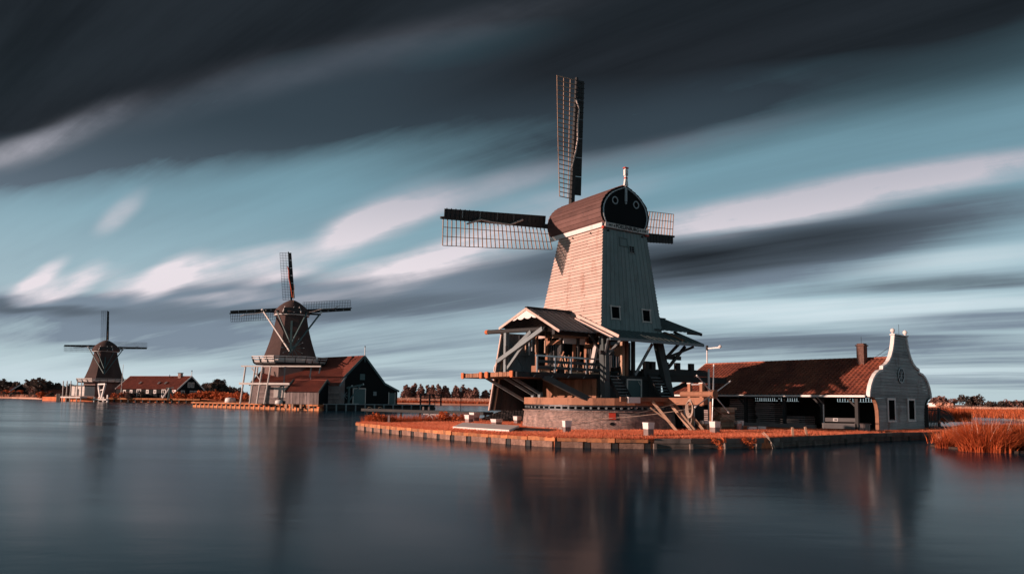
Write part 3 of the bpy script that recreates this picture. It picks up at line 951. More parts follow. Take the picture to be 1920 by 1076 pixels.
# platform on the far side with stop posts
rp = MB().beam((2.8, -1.2, 4.14), (9.3, -1.2, 4.14), 0.30, 0.36).build('far_log_platform', M['tar'], mill)
MB().beam((2.8, -1.25, 3.72), (11.1, -1.25, 3.72), 0.32, 0.42).build('log_beam', M['tar'], rp)
MB().beam((2.8, 1.0, 4.14), (10.2, 1.0, 4.14), 0.30, 0.36).build('log_beam', M['tar'], rp)
MB().beam((2.8, 2.8, 4.0), (10.5, 2.8, 4.0), 0.30, 0.5).build('log_beam', M['tar'], rp)
for x in np.arange(6.2, 9.0, 0.55):
    MB().box(x, x + 0.45, -1.0, 3.0, 4.36, 4.42).build('deck_board', M['tar'], rp)
for x in (3.15, 3.75, 5.0, 6.15, 7.55):
    MB().box(x - 0.20, x + 0.20, -1.32, -1.08, 4.32, 4.84).build('stop_post', M['tar'], rp)
MB().beam((7.6, 1.0, 3.7), (3.2, 1.0, 2.2), 0.2, 0.26).build('strut', M['tar'], rp)
MB().beam((7.6, -1.0, 3.5), (3.4, -1.0, 2.2), 0.2, 0.26).build('strut', M['tar'], rp)

# -- railing on the near side of the saw floor
rail = MB().beam((-7.05, -2.66, 4.72), (-2.2, -2.66, 4.68), 0.10, 0.09).build('railing', M['steel'], mill)
for x, zt in ((-6.95, 4.70), (-5.67, 4.68), (-4.48, 4.66), (-3.28, 4.65)):
    MB().beam((x, -2.66, 3.74), (x, -2.66, zt), 0.075, 0.075).build('rail_post', M['steel'], rail)
    MB().beam((x, -2.68, 3.75), (x - 0.35, -2.80, 3.48), 0.05, 0.05).build('rail_foot', M['greypaint'], rail)
MB().beam((-6.9, -2.66, 4.40), (-2.2, -2.66, 4.36), 0.05, 0.16).build('mid_rail', M['darkpaint'], rail)
MB().beam((-6.9, -2.66, 4.05), (-2.2, -2.66, 4.02), 0.05, 0.16).build('mid_rail', M['darkpaint'], rail)

# -- wind-side wall, boarded, leaning
fw = subempty('wind_side_wall', mill)
def fwx(z): return -6.22 + (z - 1.5) * 0.175
npl = 30
for i in range(npl):
    xs = [fwx(z) + (6.3 - fwx(z)) * i / npl for z in (1.45, 3.62, 3.75, 6.55)]
    xe = [fwx(z) + (6.3 - fwx(z)) * (i + 0.975) / npl for z in (1.45, 3.62, 3.75, 6.55)]
    o = 0.02 * (i % 2)
    MB().prism([(xs[0], 3.56 + o, 1.45), (xe[0], 3.56 + o, 1.45), (xe[1], 3.56 + o, 3.62), (xs[1], 3.56 + o, 3.62)], (0, 0.05, 0)).build('plank', M['tar'], fw)
    MB().prism([(xs[2], 3.56 + o, 3.75), (xe[2], 3.56 + o, 3.75), (xe[3], 3.56 + o, 6.55), (xs[3], 3.56 + o, 6.55)], (0, 0.05, 0)).build('plank', M['bluewall'], fw)
for dx_, w_ in ((-0.04, 0.09), (0.34, 0.07)):
    MB().beam((fwx(1.45) + dx_, 3.50, 1.45), (fwx(6.5) + dx_, 3.50, 6.5), w_, 0.12, (0, 1, 0)).build('edge_board', M['cream'] if dx_ < 0 else M['log'], fw)
MB().beam((-5.3, 3.50, 3.9), (-3.6, 3.50, 6.2), 0.05, 0.16, (0, 1, 0)).build('wall_brace', M['bluewall'], fw)
MB().beam((-5.4, 3.50, 5.15), (-2.6, 3.50, 5.15), 0.05, 0.14, (0, 1, 0)).build('wall_rail', M['bluewall'], fw)
MB().beam((-3.4, 3.50, 3.9), (-4.6, 3.50, 5.9), 0.05, 0.14, (0, 1, 0)).build('wall_brace', M['bluewall'], fw)
# dark inner partition and lower room
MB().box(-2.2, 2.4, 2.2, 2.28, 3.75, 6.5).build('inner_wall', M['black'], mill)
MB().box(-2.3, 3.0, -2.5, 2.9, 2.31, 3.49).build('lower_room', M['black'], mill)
lw = subempty('lower_room_boarding', mill)
for i in range(13):
    y0 = -2.55 + 5.5 * i / 13
    MB().box(-2.40 - 0.02 * (i % 2), -2.32, y0 + 0.006, y0 + 5.5 / 13 - 0.006, 2.32, 3.49).build('board', M['brown'], lw)
for i in range(14):
    x0 = -2.30 + 5.4 * i / 14
    MB().box(x0 + 0.006, x0 + 5.4 / 14 - 0.006, -2.60 - 0.02 * (i % 2), -2.52, 2.32, 3.49).build('board', M['tar'], lw)
dr = MB().box(0.02, 1.18, -2.72, -2.64, 2.45, 3.48).build('door', M['teal'], mill)
MB().box(-0.05, 0.04, -2.76, -2.66, 2.40, 3.56).box(1.16, 1.25, -2.76, -2.66, 2.40, 3.56).box(0.04, 1.16, -2.755, -2.665, 3.47, 3.56).build('door_frame', M['offwhite'], dr)
MB().beam((0.95, -2.75, 3.4), (1.12, -2.75, 3.15), 0.03, 0.05, (0, 1, 0)).build('door_stay', M['offwhite'], dr)

# -- heavy posts, braces
for p, q, w_, mt in (((-2.42, -3.42, 2.3), (-2.50, -3.30, 6.05), 0.40, 'darkpaint'), ((3.06, -3.42, 2.3), (2.10, -3.30, 6.05), 0.46, 'darkpaint'),
                     ((-2.5, 3.1, 2.3), (-2.3, 3.1, 6.4), 0.36, 'tar'), ((3.2, 3.1, 2.3), (2.5, 3.1, 6.4), 0.36, 'tar'),
                     ((5.6, 3.2, 3.7), (5.6, 3.2, 6.4), 0.28, 'tar')):
    MB().beam(p, q, w_, w_).build('corner_post', M[mt], mill)
for p, q, w_, mt in (((1.62, -3.3, 5.80), (0.30, -3.1, 3.78), 0.12, 'greypaint'), ((-2.5, -3.45, 4.7), (-2.05, -4.35, 5.80), 0.10, 'greypaint'),
                     ((-2.5, -3.45, 4.9), (-3.05, -4.35, 5.78), 0.10, 'greypaint'), ((2.45, -3.45, 4.75), (2.95, -4.3, 5.8), 0.14, 'tar'),
                     ((2.7, -3.45, 4.15), (4.3, -3.6, 5.75), 0.14, 'tar'), ((2.6, -3.4, 4.9), (4.55, -4.1, 5.72), 0.12, 'tar'),
                     ((2.4, -3.35, 5.02), (4.1, -3.35, 4.98), 0.20, 'tar'), ((-2.95, -3.5, 5.05), (-1.85, -3.5, 5.02), 0.18, 'tar'),
                     ((-3.4, -3.1, 6.1), (-2.0, -3.1, 4.6), 0.12, 'tar'), ((-6.45, -2.6, 3.52), (-2.95, -3.2, 2.02), 0.26, 'darkpaint'),
                     ((-2.95, -3.2, 2.05), (-2.1, -3.4, 2.35), 0.26, 'darkpaint'), ((-6.7, 1.2, 3.55), (-4.4, 1.2, 2.48), 0.12, 'greypaint'),
                     ((-6.6, 0.4, 3.55), (-4.5, 0.4, 2.56), 0.12, 'greypaint'), ((-6.9, 2.8, 3.50), (-3.9, 2.8, 2.07), 0.13, 'greypaint'),
                     ((-4.4, 1.2, 2.1), (-4.4, 1.2, 2.6), 0.2, 'greypaint'), ((-4.45, 0.4, 2.1), (-4.45, 0.4, 2.66), 0.2, 'greypaint'),
                     ((-5.6, -2.4, 6.2), (-2.4, -2.4, 6.2), 0.26, 'tar'), ((-5.5, 0.4, 6.35), (-2.4, 0.4, 6.35), 0.24, 'tar')):
    MB().beam(p, q, w_, w_ * 1.25).build('brace', M[mt], mill)
MB().beam((-2.46, -3.62, 5.55), (-2.46, -3.62, 3.4), 0.30, 0.10, (0, 1, 0)).build('post_cleat', M['darkpaint'], mill)

# -- saw frames and gear in the open floor; dark timber tones carry its shade
for xk in (-3.9, -0.7, 1.2):
    fr = MB().beam((xk, -1.0, 3.75), (xk, -1.0, 6.3), 0.20, 0.24).build('saw_frame', M['tar'], mill)
    MB().beam((xk, 0.4, 3.75), (xk, 0.4, 6.3), 0.20, 0.24).build('frame_post', M['brown'], fr)
    MB().beam((xk, -1.1, 5.75), (xk, 0.5, 5.75), 0.22, 0.26).build('frame_head', M['brown'], fr)
    MB().beam((xk, -1.1, 4.25), (xk, 0.5, 4.25), 0.22, 0.26).build('frame_sill', M['tar'], fr)
    for s_ in range(5):
        MB().box(xk - 0.01, xk + 0.01, -0.75 + s_ * 0.23, -0.63 + s_ * 0.23, 4.38, 5.62).build('saw_blade', M['iron'], fr)
for x, y, w_, mt in ((-1.85, -2.3, 0.16, 'tar'), (-1.45, -1.9, 0.15, 'brown'), (-0.15, -2.45, 0.20, 'log'), (0.25, -2.4, 0.16, 'brown'), (0.62, -2.6, 0.20, 'tar'), (-3.2, -1.8, 0.14, 'tar'), (-2.8, -0.9, 0.16, 'brown'), (-4.9, 0.2, 0.14, 'brown')):  # pale uprights stand for sunlit posts among dark ones
    MB().beam((x, y, 3.75), (x + random.uniform(-.05, .05), y, 6.15), w_, w_).build('upright', M[mt], mill)
MB().lathe([(0.30, 0), (0.36, 0.12), (0.36, 0.5), (0.30, 0.62)], 14, (0.05, -2.0, 5.0)).build('winding_drum', M['log'], mill)
MB().beam((-4.9, -1.4, 6.02), (-2.6, -2.0, 6.12), 0.2, 0.22).build('lit_beam', M['log'], mill)  # pale timber makes this beam read as lit
MB().box(-4.2, -2.5, -1.62, -1.55, 5.62, 5.98).build('pale_board', M['offwhite'], mill)
MB().beam((-2.6, -2.3, 3.9), (-2.2, -2.3, 5.6), 0.16, 0.3, (0, 1, 0)).build('pale_panel', M['offwhite'], mill)
for k in range(9):
    x = random.uniform(-5.0, -2.4)
    MB().beam((x, random.uniform(-2.2, -1.0), 3.78), (x + random.uniform(-.25, .25), random.uniform(-2.2, -1.2), random.uniform(4.2, 5.2)), 0.06, 0.09).build('leaning_board', M['log'] if k % 3 == 0 else M['brown'], mill)
for k in range(10):
    x = random.uniform(-6.6, -2.6)
    MB().beam((x, -2.2, 3.82), (x + random.uniform(0.2, .7), -2.2 + random.uniform(-.2, .3), 3.82), random.uniform(.1, .2), 0.14).build('timber_offcut', M['log'], mill)
# tools hanging under the roof
for k, (x, y) in enumerate(((-5.2, 0.3), (-5.2, -0.1), (-4.9, 1.0), (-4.9, 1.4), (-5.0, 2.0), (-5.3, -1.2))):
    zt = 5.95 - 0.1 * (k % 3)
    MB().beam((x, y, zt - 0.75), (x, y, zt), 0.05, 0.10).beam((x, y, zt), (x, y, 6.4), 0.015, 0.015).build('hanging_tool', M['log'] if k % 2 else M['steel'], mill)

# -- log crane at the left gable
cr = MB().beam((-5.62, 2.55, 3.72), (-5.62, 2.55, 6.45), 0.26, 0.26).build('log_crane', M['greypaint'], mill)
MB().tube([(-5.62, 5.0, 6.68), (-5.62, -1.7, 6.40)], 0.15, 10).build('jib', M['tar'], cr)
MB().tube([(-5.62, 5.02, 6.68), (-5.62, 4.72, 6.67)], 0.158, 10).build('jib_end', M['rustend'], cr)  # orange sleeve colours the dark jib's end as if sunlit
MB().beam((-5.68, 2.7, 4.75), (-5.68, -0.3, 6.35), 0.16, 0.22).build('crane_brace', M['greypaint'], cr)
MB().beam((-5.76, 3.4, 4.62), (-5.76, -1.6, 6.42), 0.16, 0.26).build('crane_brace', M['greypaint'], cr)
MB().beam((-5.60, 2.45, 4.15), (-5.60, 0.2, 5.9), 0.12, 0.18).build('crane_brace', M['greypaint'], cr)
MB().tube([(-5.66, 3.5, 4.6), (-5.66, 3.85, 4.35), (-5.66, 3.95, 4.0)], 0.05, 6).build('crane_lever', M['white'], cr)
MB().box(-5.74, -5.52, 2.42, 2.68, 3.74, 3.84).build('crane_foot', M['rustend'], cr)
MB().box(-5.80, -5.70, 2.30, 2.40, 4.4, 5.6).build('iron_strap', M['iron'], cr)

# -- ladders, tail platform, props
tp = MB().box(-1.6, 4.3, -5.15, -2.9, 2.26, 2.38).build('tail_platform', M['tar'], mill)
MB().box(-2.9, 4.4, -5.28, -5.16, 2.14, 2.40).build('platform_edge', M['brown'], tp)
MB().box(-2.45, -1.5, -5.42, -5.30, 2.06, 2.40).build('lit_beam_end', M['white'], tp)  # white colour stands in for sunlight on the beam end
for xa, xb in ((-2.0, -1.1), (1.45, 2.45)):
    st = MB().beam((xa, -4.15, 2.38), (xa, -3.05, 3.82), 0.07, 0.22).build('ladder', M['tar'], mill)
    MB().beam((xb, -4.15, 2.38), (xb, -3.05, 3.82), 0.07, 0.22).build('stringer', M['tar'], st)
    for k in range(7):
        f = (k + 0.6) / 7.4
        MB().box(xa + 0.03, xb - 0.03, -4.15 + 1.1 * f - 0.1, -4.15 + 1.1 * f + 0.1, 2.38 + 1.44 * f - 0.018, 2.38 + 1.44 * f + 0.018).build('tread', M['greypaint'], st)
for xa, xb, ya in ((-0.35, 0.75, -5.2), (1.00, 2.0, -5.2), (1.45, 2.5, -5.1), (2.3, 3.3, -5.0)):
    MB().beam((xa, ya, 2.2), (xb - 0.2, ya - 1.1, 0.46), 0.13, 0.16).build('prop', M['log'], mill)
MB().beam((-0.5, -5.2, 1.8), (0.4, -6.0, 0.9), 0.08, 0.08).build('prop', M['log'], mill)

# -- tail beam and turning winch
MB().beam((1.1, -4.9, 2.18), (1.1, -8.0, 2.22), 0.34, 0.42).build('tail_beam', M['brown'], mill)
wi = MB().tube([(1.1, -6.2, 2.62), (1.1, -8.35, 2.62)], 0.17, 10).build('turning_winch', M['brown'], mill)
for yk in (-6.85, -7.75):
    MB().beam((1.1, yk, 1.95), (1.1, yk, 3.22), 0.2, 0.2).build('winch_post', M['brown'], wi)
    MB().box(0.98, 1.22, yk - 0.14, yk + 0.14, 3.22, 3.28).build('post_cap', M['concrete'], wi)
MB().beam((1.1, -6.7, 3.18), (1.1, -7.6, 3.18), 0.06, 0.06).build('winch_rail', M['steel'], wi)
MB().tube([(1.1, -8.36, 2.62), (1.1, -8.72, 2.62)], 0.25, 10).build('winch_hub', M['brown'], wi)
for k, adeg in enumerate((87, 143, 27, -38, -94, -154)):
    d = Vector((math.cos(rad(adeg)), 0, math.sin(rad(adeg))))
    c = Vector((1.1, -8.55, 2.62))
    sp = MB().tube([c + d * 0.15, c + d * 0.85, c + d * 1.6], 0.042, 7, 0.026).build('winch_spoke', M['steel'], wi)
    MB().tube([c + d * 1.58, c + d * 1.70], 0.045, 7).build('spoke_tip', M['white'], sp)
cu_ = MB()
for k in range(5):
    w_ = 0.16 + 0.03 * k
    zc_ = 1.85 - 0.03 * k
    cu_.tube([(0.93 - 0.02 * k + 0.0, -7.0 + w_ * math.sin(s), zc_ + 0.48 * math.cos(s)) for s in np.linspace(0, 2 * math.pi, 17)], 0.022, 5)
cu_.tube([(0.9, -7.0 + 0.13 * math.sin(s), 1.2 + 0.3 * math.cos(s)) for s in np.linspace(0, 2 * math.pi, 15)], 0.024, 5)
cu_.build('rope_coil', M['rope'], wi)
MB().beam((1.1, -8.4, 2.2), (1.1, -8.4, 0.5), 0.14, 0.14).build('winch_leg', M['brown'], wi)

# ================================================================== timber barn with bell gable
BX, BY, BRZ = 23.502, 45.452, 39.0
barn = thing('timber_barn', 'long open-fronted timber barn with red pantile roof and bell-shaped board gable', 'barn', (BX, BY, 0), BRZ)
XC = 3.7
GL = [(0.0, 0.40), (0.0, 1.30), (-0.05, 1.80), (-0.20, 2.20), (-0.50, 2.50), (-0.85, 2.60)]
GU = [(-1.15, 2.62), (-1.10, 2.95), (-0.92, 3.35), (-0.62, 3.75), (-0.22, 4.08), (0.25, 4.30), (0.80, 4.40), (0.84, 4.62), (1.30, 4.74), (1.75, 4.98), (2.10, 5.32),
      (2.38, 5.75), (2.56, 6.20), (2.68, 6.60), (2.72, 6.80)]
def gxl(z):
    pts = GL if z < 2.61 else GU
    for (xa, za), (xb, zb) in zip(pts[:-1], pts[1:]):
        if za <= z <= zb and zb > za: return xa + (xb - xa) * (z - za) / (zb - za)
    return pts[-1][0] if z > pts[-1][1] else pts[0][0]
fac = subempty('bell_gable', barn)
z = 0.40
i = 0
while z < 6.78:
    zt = min(z + 0.215, 6.80)
    zz = np.linspace(z + 0.001, zt - 0.006, 4)
    L = [(gxl(v), 0, v) for v in zz]
    Rr = [(2 * XC - x, 0, v) for x, _, v in L]
    mb = MB()
    pts = Rr + L[::-1]
    n_ = len(pts)
    zmid = z
    front = [(x, -0.055 + 0.04 * (v - z) / 0.215, v) for x, _, v in pts]
    back = [(x, 0.03, v) for x, _, v in pts]
    mb.add(front + back, [tuple(range(n_)), tuple(range(n_, 2 * n_))[::-1]] + [(k, n_ + k, n_ + (k + 1) % n_, (k + 1) % n_) for k in range(n_)])
    mb.build('board', M['facade'], fac)
    z = zt
    i += 1
def offs(pl, d):
    out = []
    for k, p in enumerate(pl):
        a, b2 = Vector(pl[max(k - 1, 0)]), Vector(pl[min(k + 1, len(pl) - 1)])
        t_ = (b2 - a).normalized()
        out.append((p[0] + t_.y * d, p[1] - t_.x * d))
    return out
ins = offs(GU, 0.10)
ous = offs(GU, -0.05)
for mir in (0, 1):
    f = (lambda p: (2 * XC - p[0] if mir else p[0], -0.13, p[1]))
    MB().strip([f(p) for p in ins], [f(p) for p in ous], (0, 0.24, 0)).build('gable_trim', M['white'], fac)
    x = 2 * XC - 2.72 if mir else 2.72
    MB().lathe([(0.05, 0), (0.09, 0.04), (0.06, 0.08), (0.12, 0.14), (0.15, 0.23), (0.12, 0.32), (0.03, 0.38)], 12, (x, 0, 6.88)).build('ball_finial', M['white'], fac)
    low = [f(p) for p in offs(GL, 0.05)]
    lou = [f(p) for p in offs(GL, -0.03)]
    MB().strip(low, lou, (0, 0.22, 0)).build('lower_edge', M['brown'] if not mir else M['tar'], fac)  # sunward edge brown, mirrored one tar: light put into the colour
MB().box(2.58, 2 * XC - 2.58, -0.18, 0.14, 6.80, 6.88).build('gable_cap', M['white'], fac)
MB().tube([(XC, 0, 6.85), (XC, 0, 7.6)], 0.012, 5).build('lightning_rod', M['iron'], fac)
for xa, xb in ((1.50, 2.48), (4.62, 5.60)):
    w = MB().box(xa, xb, -0.075, -0.06, 1.17, 2.46).build('window', M['glass'], barn)
    fr = MB()
    fr.box(xa - 0.10, xa + 0.02, -0.115, -0.05, 1.05, 2.58).box(xb - 0.02, xb + 0.10, -0.115, -0.05, 1.05, 2.58)
    fr.box(xa + 0.02, xb - 0.02, -0.113, -0.052, 2.44, 2.575).box(xa - 0.13, xb + 0.13, -0.14, -0.05, 1.0, 1.09)
    fr.build('frame', M['white'], w)
q = np.linspace(0, 2 * math.pi, 21)
wc = (3.62, 4.12)
w = MB().prism([(wc[0] + 0.44 * math.cos(s), -0.065, wc[1] + 0.48 * math.sin(s)) for s in q[:-1]], (0, -0.02, 0)).build('wheel_window', M['glass'], barn)
MB().strip([(wc[0] + 0.41 * math.cos(s), -0.09, wc[1] + 0.45 * math.sin(s)) for s in q], [(wc[0] + 0.51 * math.cos(s), -0.09, wc[1] + 0.55 * math.sin(s)) for s in q], (0, -0.03, 0)).build('rim', M['palegrey'], w)
for k in range(4):
    a = math.pi * k / 4
    MB().beam((wc[0] - 0.35 * math.cos(a), -0.10, wc[1] - 0.43 * math.sin(a)), (wc[0] + 0.35 * math.cos(a), -0.10, wc[1] + 0.43 * math.sin(a)), 0.035, 0.045, (0, 1, 0)).build('spoke', M['palegrey'], w)


def pantiles(name, o, u, v, LU, LV, mat, parent, cw=0.31, rh=0.36, amp=0.085, step=0.05):
    """pantiled slope: o = lower left corner, u along the eaves, v up the slope"""
    o, u, v = np.array(o, float), np.array(u, float), np.array(v, float)
    n = np.cross(u, v)
    if n[2] < 0: n = -n
    nc, nr = max(2, int(round(LU / cw))), max(2, int(round(LV / rh)))
    cw, rh = LU / nc, LV / nr
    prof = [(0.0, 0.0), (0.22, 0.75), (0.45, 1.0), (0.68, 0.55), (0.86, -0.25), (1.0, 0.0)]
    us, hs = [], []
    for c in range(nc):
        for a, h in prof[:-1]:
            us.append((c + a) * cw)
            hs.append(h * amp)
    us.append(LU)
    hs.append(0.0)
    us, hs = np.array(us), np.array(hs)
    k = len(us)
    rows = []
    rg = np.random.default_rng(3)
    for r in range(nr):
        jit = np.repeat(rg.normal(0, 0.006, nc), 5)
        jit = np.append(jit, 0)
        for vv, up in ((r * rh - 0.03, step), (r * rh + rh - 0.001, 0.0)):
            rows.append(o + np.outer(us, u) + v * vv + np.outer(hs + up + jit, n))
    co = np.concatenate(rows)
    R_ = len(rows)
    I, J = np.meshgrid(np.arange(R_ - 1), np.arange(k - 1), indexing='ij')
    a = (I * k + J).ravel()
    quads = np.stack([a, a + 1, a + k + 1, a + k], 1)
    return link(name, np_mesh(name, co, quads, mat), parent, kind='stuff')


def ridge_tiles(parent, p, q, r, mat, step=0.36):
    p, q = Vector(p), Vector(q)
    d = (q - p)
    n = max(2, int(d.length / step))
    d.normalize()
    side = d.cross(Vector((0, 0, 1))).normalized()
    mb = MB()
    for i in range(n):
        a = p + (q - p) * (i / n)
        b2 = p + (q - p) * ((i + 1) / n) + d * 0.03
        vs = []
        for c, rr in ((a, r * 1.06), (b2, r * 0.94)):
            for k in range(7):
                t_ = math.pi * k / 6
                vs.append(c + side * (rr * math.cos(t_)) + Vector((0, 0, rr * 0.8 * math.sin(t_))))
        mb.add(vs, [(k, k + 1, 7 + k + 1, 7 + k) for k in range(6)] + [tuple(range(7)), tuple(range(7, 14))[::-1]])
    return mb.build('ridge_tiles', mat, parent, kind='stuff')


LEN = 15.5
zE, zR, xE = 2.72, 5.30, -1.20
sl = Vector((XC - xE, 0, zR - zE))
SLN = sl.length
sl.normalize()
br = MB()
br.prism([(xE, 0.1, zE - 0.10), (XC, 0.1, zR - 0.10), (2 * XC - xE, 0.1, zE - 0.10), (2 * XC - xE, 0.1, zE - 0.03), (XC, 0.1, zR - 0.03), (xE, 0.1, zE - 0.03)], (0, LEN, 0))
br = br.build('roof', M['tar'], barn)
pantiles('pantiles', (xE - 0.08, 0.12, zE - 0.02), (0, 1, 0), sl, LEN, SLN + 0.05, M['tile'], br)
pantiles('pantiles', (2 * XC - xE + 0.08, 0.12, zE - 0.02), (0, 1, 0), (-sl.x, 0, sl.z), LEN, SLN + 0.05, M['tile'], br)
ridge_tiles(br, (XC, 0.1, zR + 0.02), (XC, 0.1 + LEN, zR + 0.02), 0.15, M['tile'])
MB().beam((xE - 0.14, 0.1, zE - 0.06), (xE - 0.14, LEN + 0.1, zE - 0.06), 0.13, 0.13).build('gutter', M['white'], br)
MB().beam((xE - 0.12, LEN + 0.15, zE - 0.04), (XC, LEN + 0.15, zR + 0.02), 0.08, 0.22).build('verge_board', M['white'], br)
MB().beam((2 * XC - xE + 0.1, LEN + 0.16, zE - 0.04), (XC, LEN + 0.16, zR + 0.02), 0.08, 0.22).build('verge_board', M['white'], br)
ch = MB().box(2.72, 3.26, 1.95, 2.45, 4.7, 6.18).build('chimney', M['chimneybrick'], br)
MB().box(2.66, 3.32, 1.89, 2.51, 6.18, 6.26).box(2.74, 3.24, 1.97, 2.43, 6.26, 6.36).build('chimney_cap', M['chimneybrick'], ch)
MB().tube([(2.95, 2.2, 6.34), (2.95, 2.2, 6.85)], 0.012, 5).build('chimney_rod', M['iron'], ch)
MB().tube([(3.2, 0.05, 6.3), (3.4, 1.5, 5.38)], 0.015, 5).tube([(3.3, 0.05, 5.9), (3.4, 1.2, 5.36)], 0.012, 5).build('stay_rod', M['iron'], br)
# posts, back wall, end wall
for y in (0.9, 3.2, 5.95, 9.0, 12.0, 15.2):
    MB().beam((-0.75, y, 0.44), (-0.75, y, 2.66), 0.2, 0.2).build('post', M['tar'], barn)
    MB().beam((-0.75, y, 1.9), (-0.75, y + 0.7, 2.62), 0.1, 0.12).build('knee_brace', M['tar'], barn)
MB().beam((-0.75, 0.4, 2.60), (-0.75, 15.4, 2.60), 0.16, 0.2).build('wall_plate', M['tar'], barn)
bw_ = subempty('back_wall', barn)
for i in range(38):
    y0 = 0.2 + 15.2 * i / 38
    top = 2.6
    if 9 <= i <= 15 or 24 <= i <= 33:
        MB().box(8.2, 8.24, y0, y0 + 0.398, 0.44, 2.30).build('board', M['tar'], bw_)
        MB().box(8.2, 8.24, y0 + 0.0, y0 + 0.15, 2.31, 2.6).box(8.2, 8.24, y0 + 0.21, y0 + 0.34, 2.31, 2.6).build('slat', M['tar'], bw_)
    else:
        MB().box(8.2, 8.24, y0, y0 + 0.398, 0.44, 2.6).build('board', M['tar'], bw_)
for i in range(21):
    x0 = -0.7 + 8.9 * i / 21
    zt = 2.6 + (zR - zE) * (1 - abs(x0 + 0.2 - XC) / (XC - xE))
    MB().box(x0, x0 + 8.9 / 21 - 0.01, 15.3, 15.34, 0.44, zt - 0.12).build('end_board', M['tar'], barn)
MB().tube([(-1.30, 3.3, 2.6), (-1.0, 3.0, 2.1), (-1.0, 3.0, 0.5)], 0.05, 7).build('downpipe', M['steel'], barn)
vn = MB().tube([(XC, 15.5, 5.35), (XC, 15.5, 6.85)], 0.055, 8).build('vane_pole', M['white'], barn)
MB().tube([(XC, 15.5, 6.55), (XC, 15.5, 6.95)], 0.11, 8).build('vane_head', M['tar'], vn)
MB().beam((XC, 15.4, 6.70), (XC, 14.2, 6.72), 0.04, 0.10).build('vane_arm', M['white'], vn)
MB().lathe([(0.02, -0.14), (0.14, -0.05), (0.14, 0.05), (0.02, 0.14)], 10, (XC, 14.2, 6.8)).build('vane_ball', M['white'], vn)
def in_barn(x, y, z=0.0):
    a = rad(BRZ)
    return (BX + x * math.cos(a) - y * math.sin(a), BY + x * math.sin(a) + y * math.cos(a), z)
polyland('barn_floor', [in_barn(x, y)[:2] for x, y in ((-2.0, 0.1), (8.6, 0.1), (8.6, 15.8), (-2.0, 15.8))], GZ + 0.006, M['yard'], 0.3)

# timber stacks inside and before the barn
def stack(x, y, n, l, w, label, mat='greywood', rz=0.0):
    p = in_barn(x, y, GZ)
    t_ = thing('timber_stack', label, 'timber stack', p, BRZ + rz, 'timber stacks stored in the barn')
    for k in range(n):
        j = random.uniform(-0.06, 0.06)
        MB().box(-w / 2 + j, w / 2 + j, -l / 2 + j, l / 2 + random.uniform(-.1, .1), 0.10 + k * 0.15, 0.20 + k * 0.15).build('plank_layer', M[mat], t_)
        if k: MB().box(-w / 2, w / 2, -l / 4, -l / 4 + 0.05, 0.052 + k * 0.15, 0.098 + k * 0.15).build('spacer', M['tar'], t_)
    MB().box(-w / 2, w / 2, -l / 3, -l / 3 + 0.12, 0.0, 0.1).box(-w / 2, w / 2, l / 3, l / 3 + 0.12, 0.0, 0.1).build('bearer', M['tar'], t_)
stack(1.2, 10.4, 13, 1.6, 1.6, 'tallest grey timber stack in the middle of the open barn')
stack(1.2, 8.2, 11, 1.5, 1.4, 'grey timber stack in the barn beside the tallest stack')
stack(1.4, 6.0, 5, 1.5, 1.4, 'low timber stack behind the middle barn post')
stack(1.0, 13.2, 7, 2.2, 1.4, 'timber stack at the dark far end of the barn')
tag(MB().beam(in_barn(-1.25, 11.6, 0.60), in_barn(-0.95, 3.6, 0.60), 0.28, 0.26).build('squared_log', M['greywood']), 'long squared log lying on the ground along the barn front', 'log')
# bench and crate
bn = thing('bench', 'long grey plank bench with backrest before the barn gable', 'bench', in_barn(-1.35, 1.85, GZ), BRZ - 53)
MB().box(-0.95, 0.95, -0.22, 0.22, 0.40, 0.46).build('seat', M['bench'], bn)
MB().box(-0.75, 1.05, 0.20, 0.25, 0.55, 0.80).build('backrest', M['bench'], bn)
MB().box(-0.95, 0.95, -0.24, -0.20, 0.12, 0.40).build('front_board', M['bench'], bn)
for x in (-0.88, 0.88):
    MB().box(x - 0.06, x + 0.06, -0.18, 0.24, 0.0, 0.40).build('leg', M['bench'], bn)
pp = MB().box(-0.28, 0.02, 0.165, 0.195, 0.58, 0.78).build('paper_notice', M['white'], bn)
MB().box(-0.21, -0.05, 0.15, 0.163, 0.63, 0.73).build('notice_picture', M['bench'], pp)
ct = thing('planter_box', 'small grey slatted box beside the bench at the gable', 'box', in_barn(-0.35, 0.75, GZ), BRZ - 45)
for k in range(7):
    MB().box(-0.36 + k * 0.105, -0.275 + k * 0.105, -0.25, -0.22, 0.02, 0.42).build('slat', M['greywood'], ct)
MB().box(-0.38, 0.38, -0.215, 0.25, 0.0, 0.40).build('box_body', M['tar'], ct)
MB().box(-0.42, 0.42, -0.28, 0.28, 0.42, 0.47).build('lid', M['greywood'], ct)

# fan-shaped picket fence by the water
ff = thing('fan_fence', 'dark picket fence ending in a fan over the water beside the gable', 'fence', (BX, BY, 0), BRZ)
for k in range(8):
    x = 7.62 + k * 0.27
    MB().beam((x, -0.2, 0.62), (x, -0.2, 1.98), 0.12, 0.035, (0, 1, 0)).build('picket', M['tar'], ff)
for k in range(12):
    a = rad(88 - k * 6.0)
    c = (9.75, 0.62)
    p0 = (c[0] + 1.25 * math.cos(a), -0.2, c[1] + 0.62 * math.sin(a))
    p1 = (c[0] + 2.95 * math.cos(a), -0.2, c[1] + 1.36 * math.sin(a))
    MB().beam(p0, p1, 0.07, 0.035, (0, 1, 0)).build('picket', M['tar'], ff)
rl = [(7.5, -0.16, 1.78), (9.75, -0.16, 1.78)] + [(9.75 + 2.5 * math.cos(rad(a)), -0.16, 0.62 + 1.16 * math.sin(rad(a))) for a in range(84, 18, -6)]
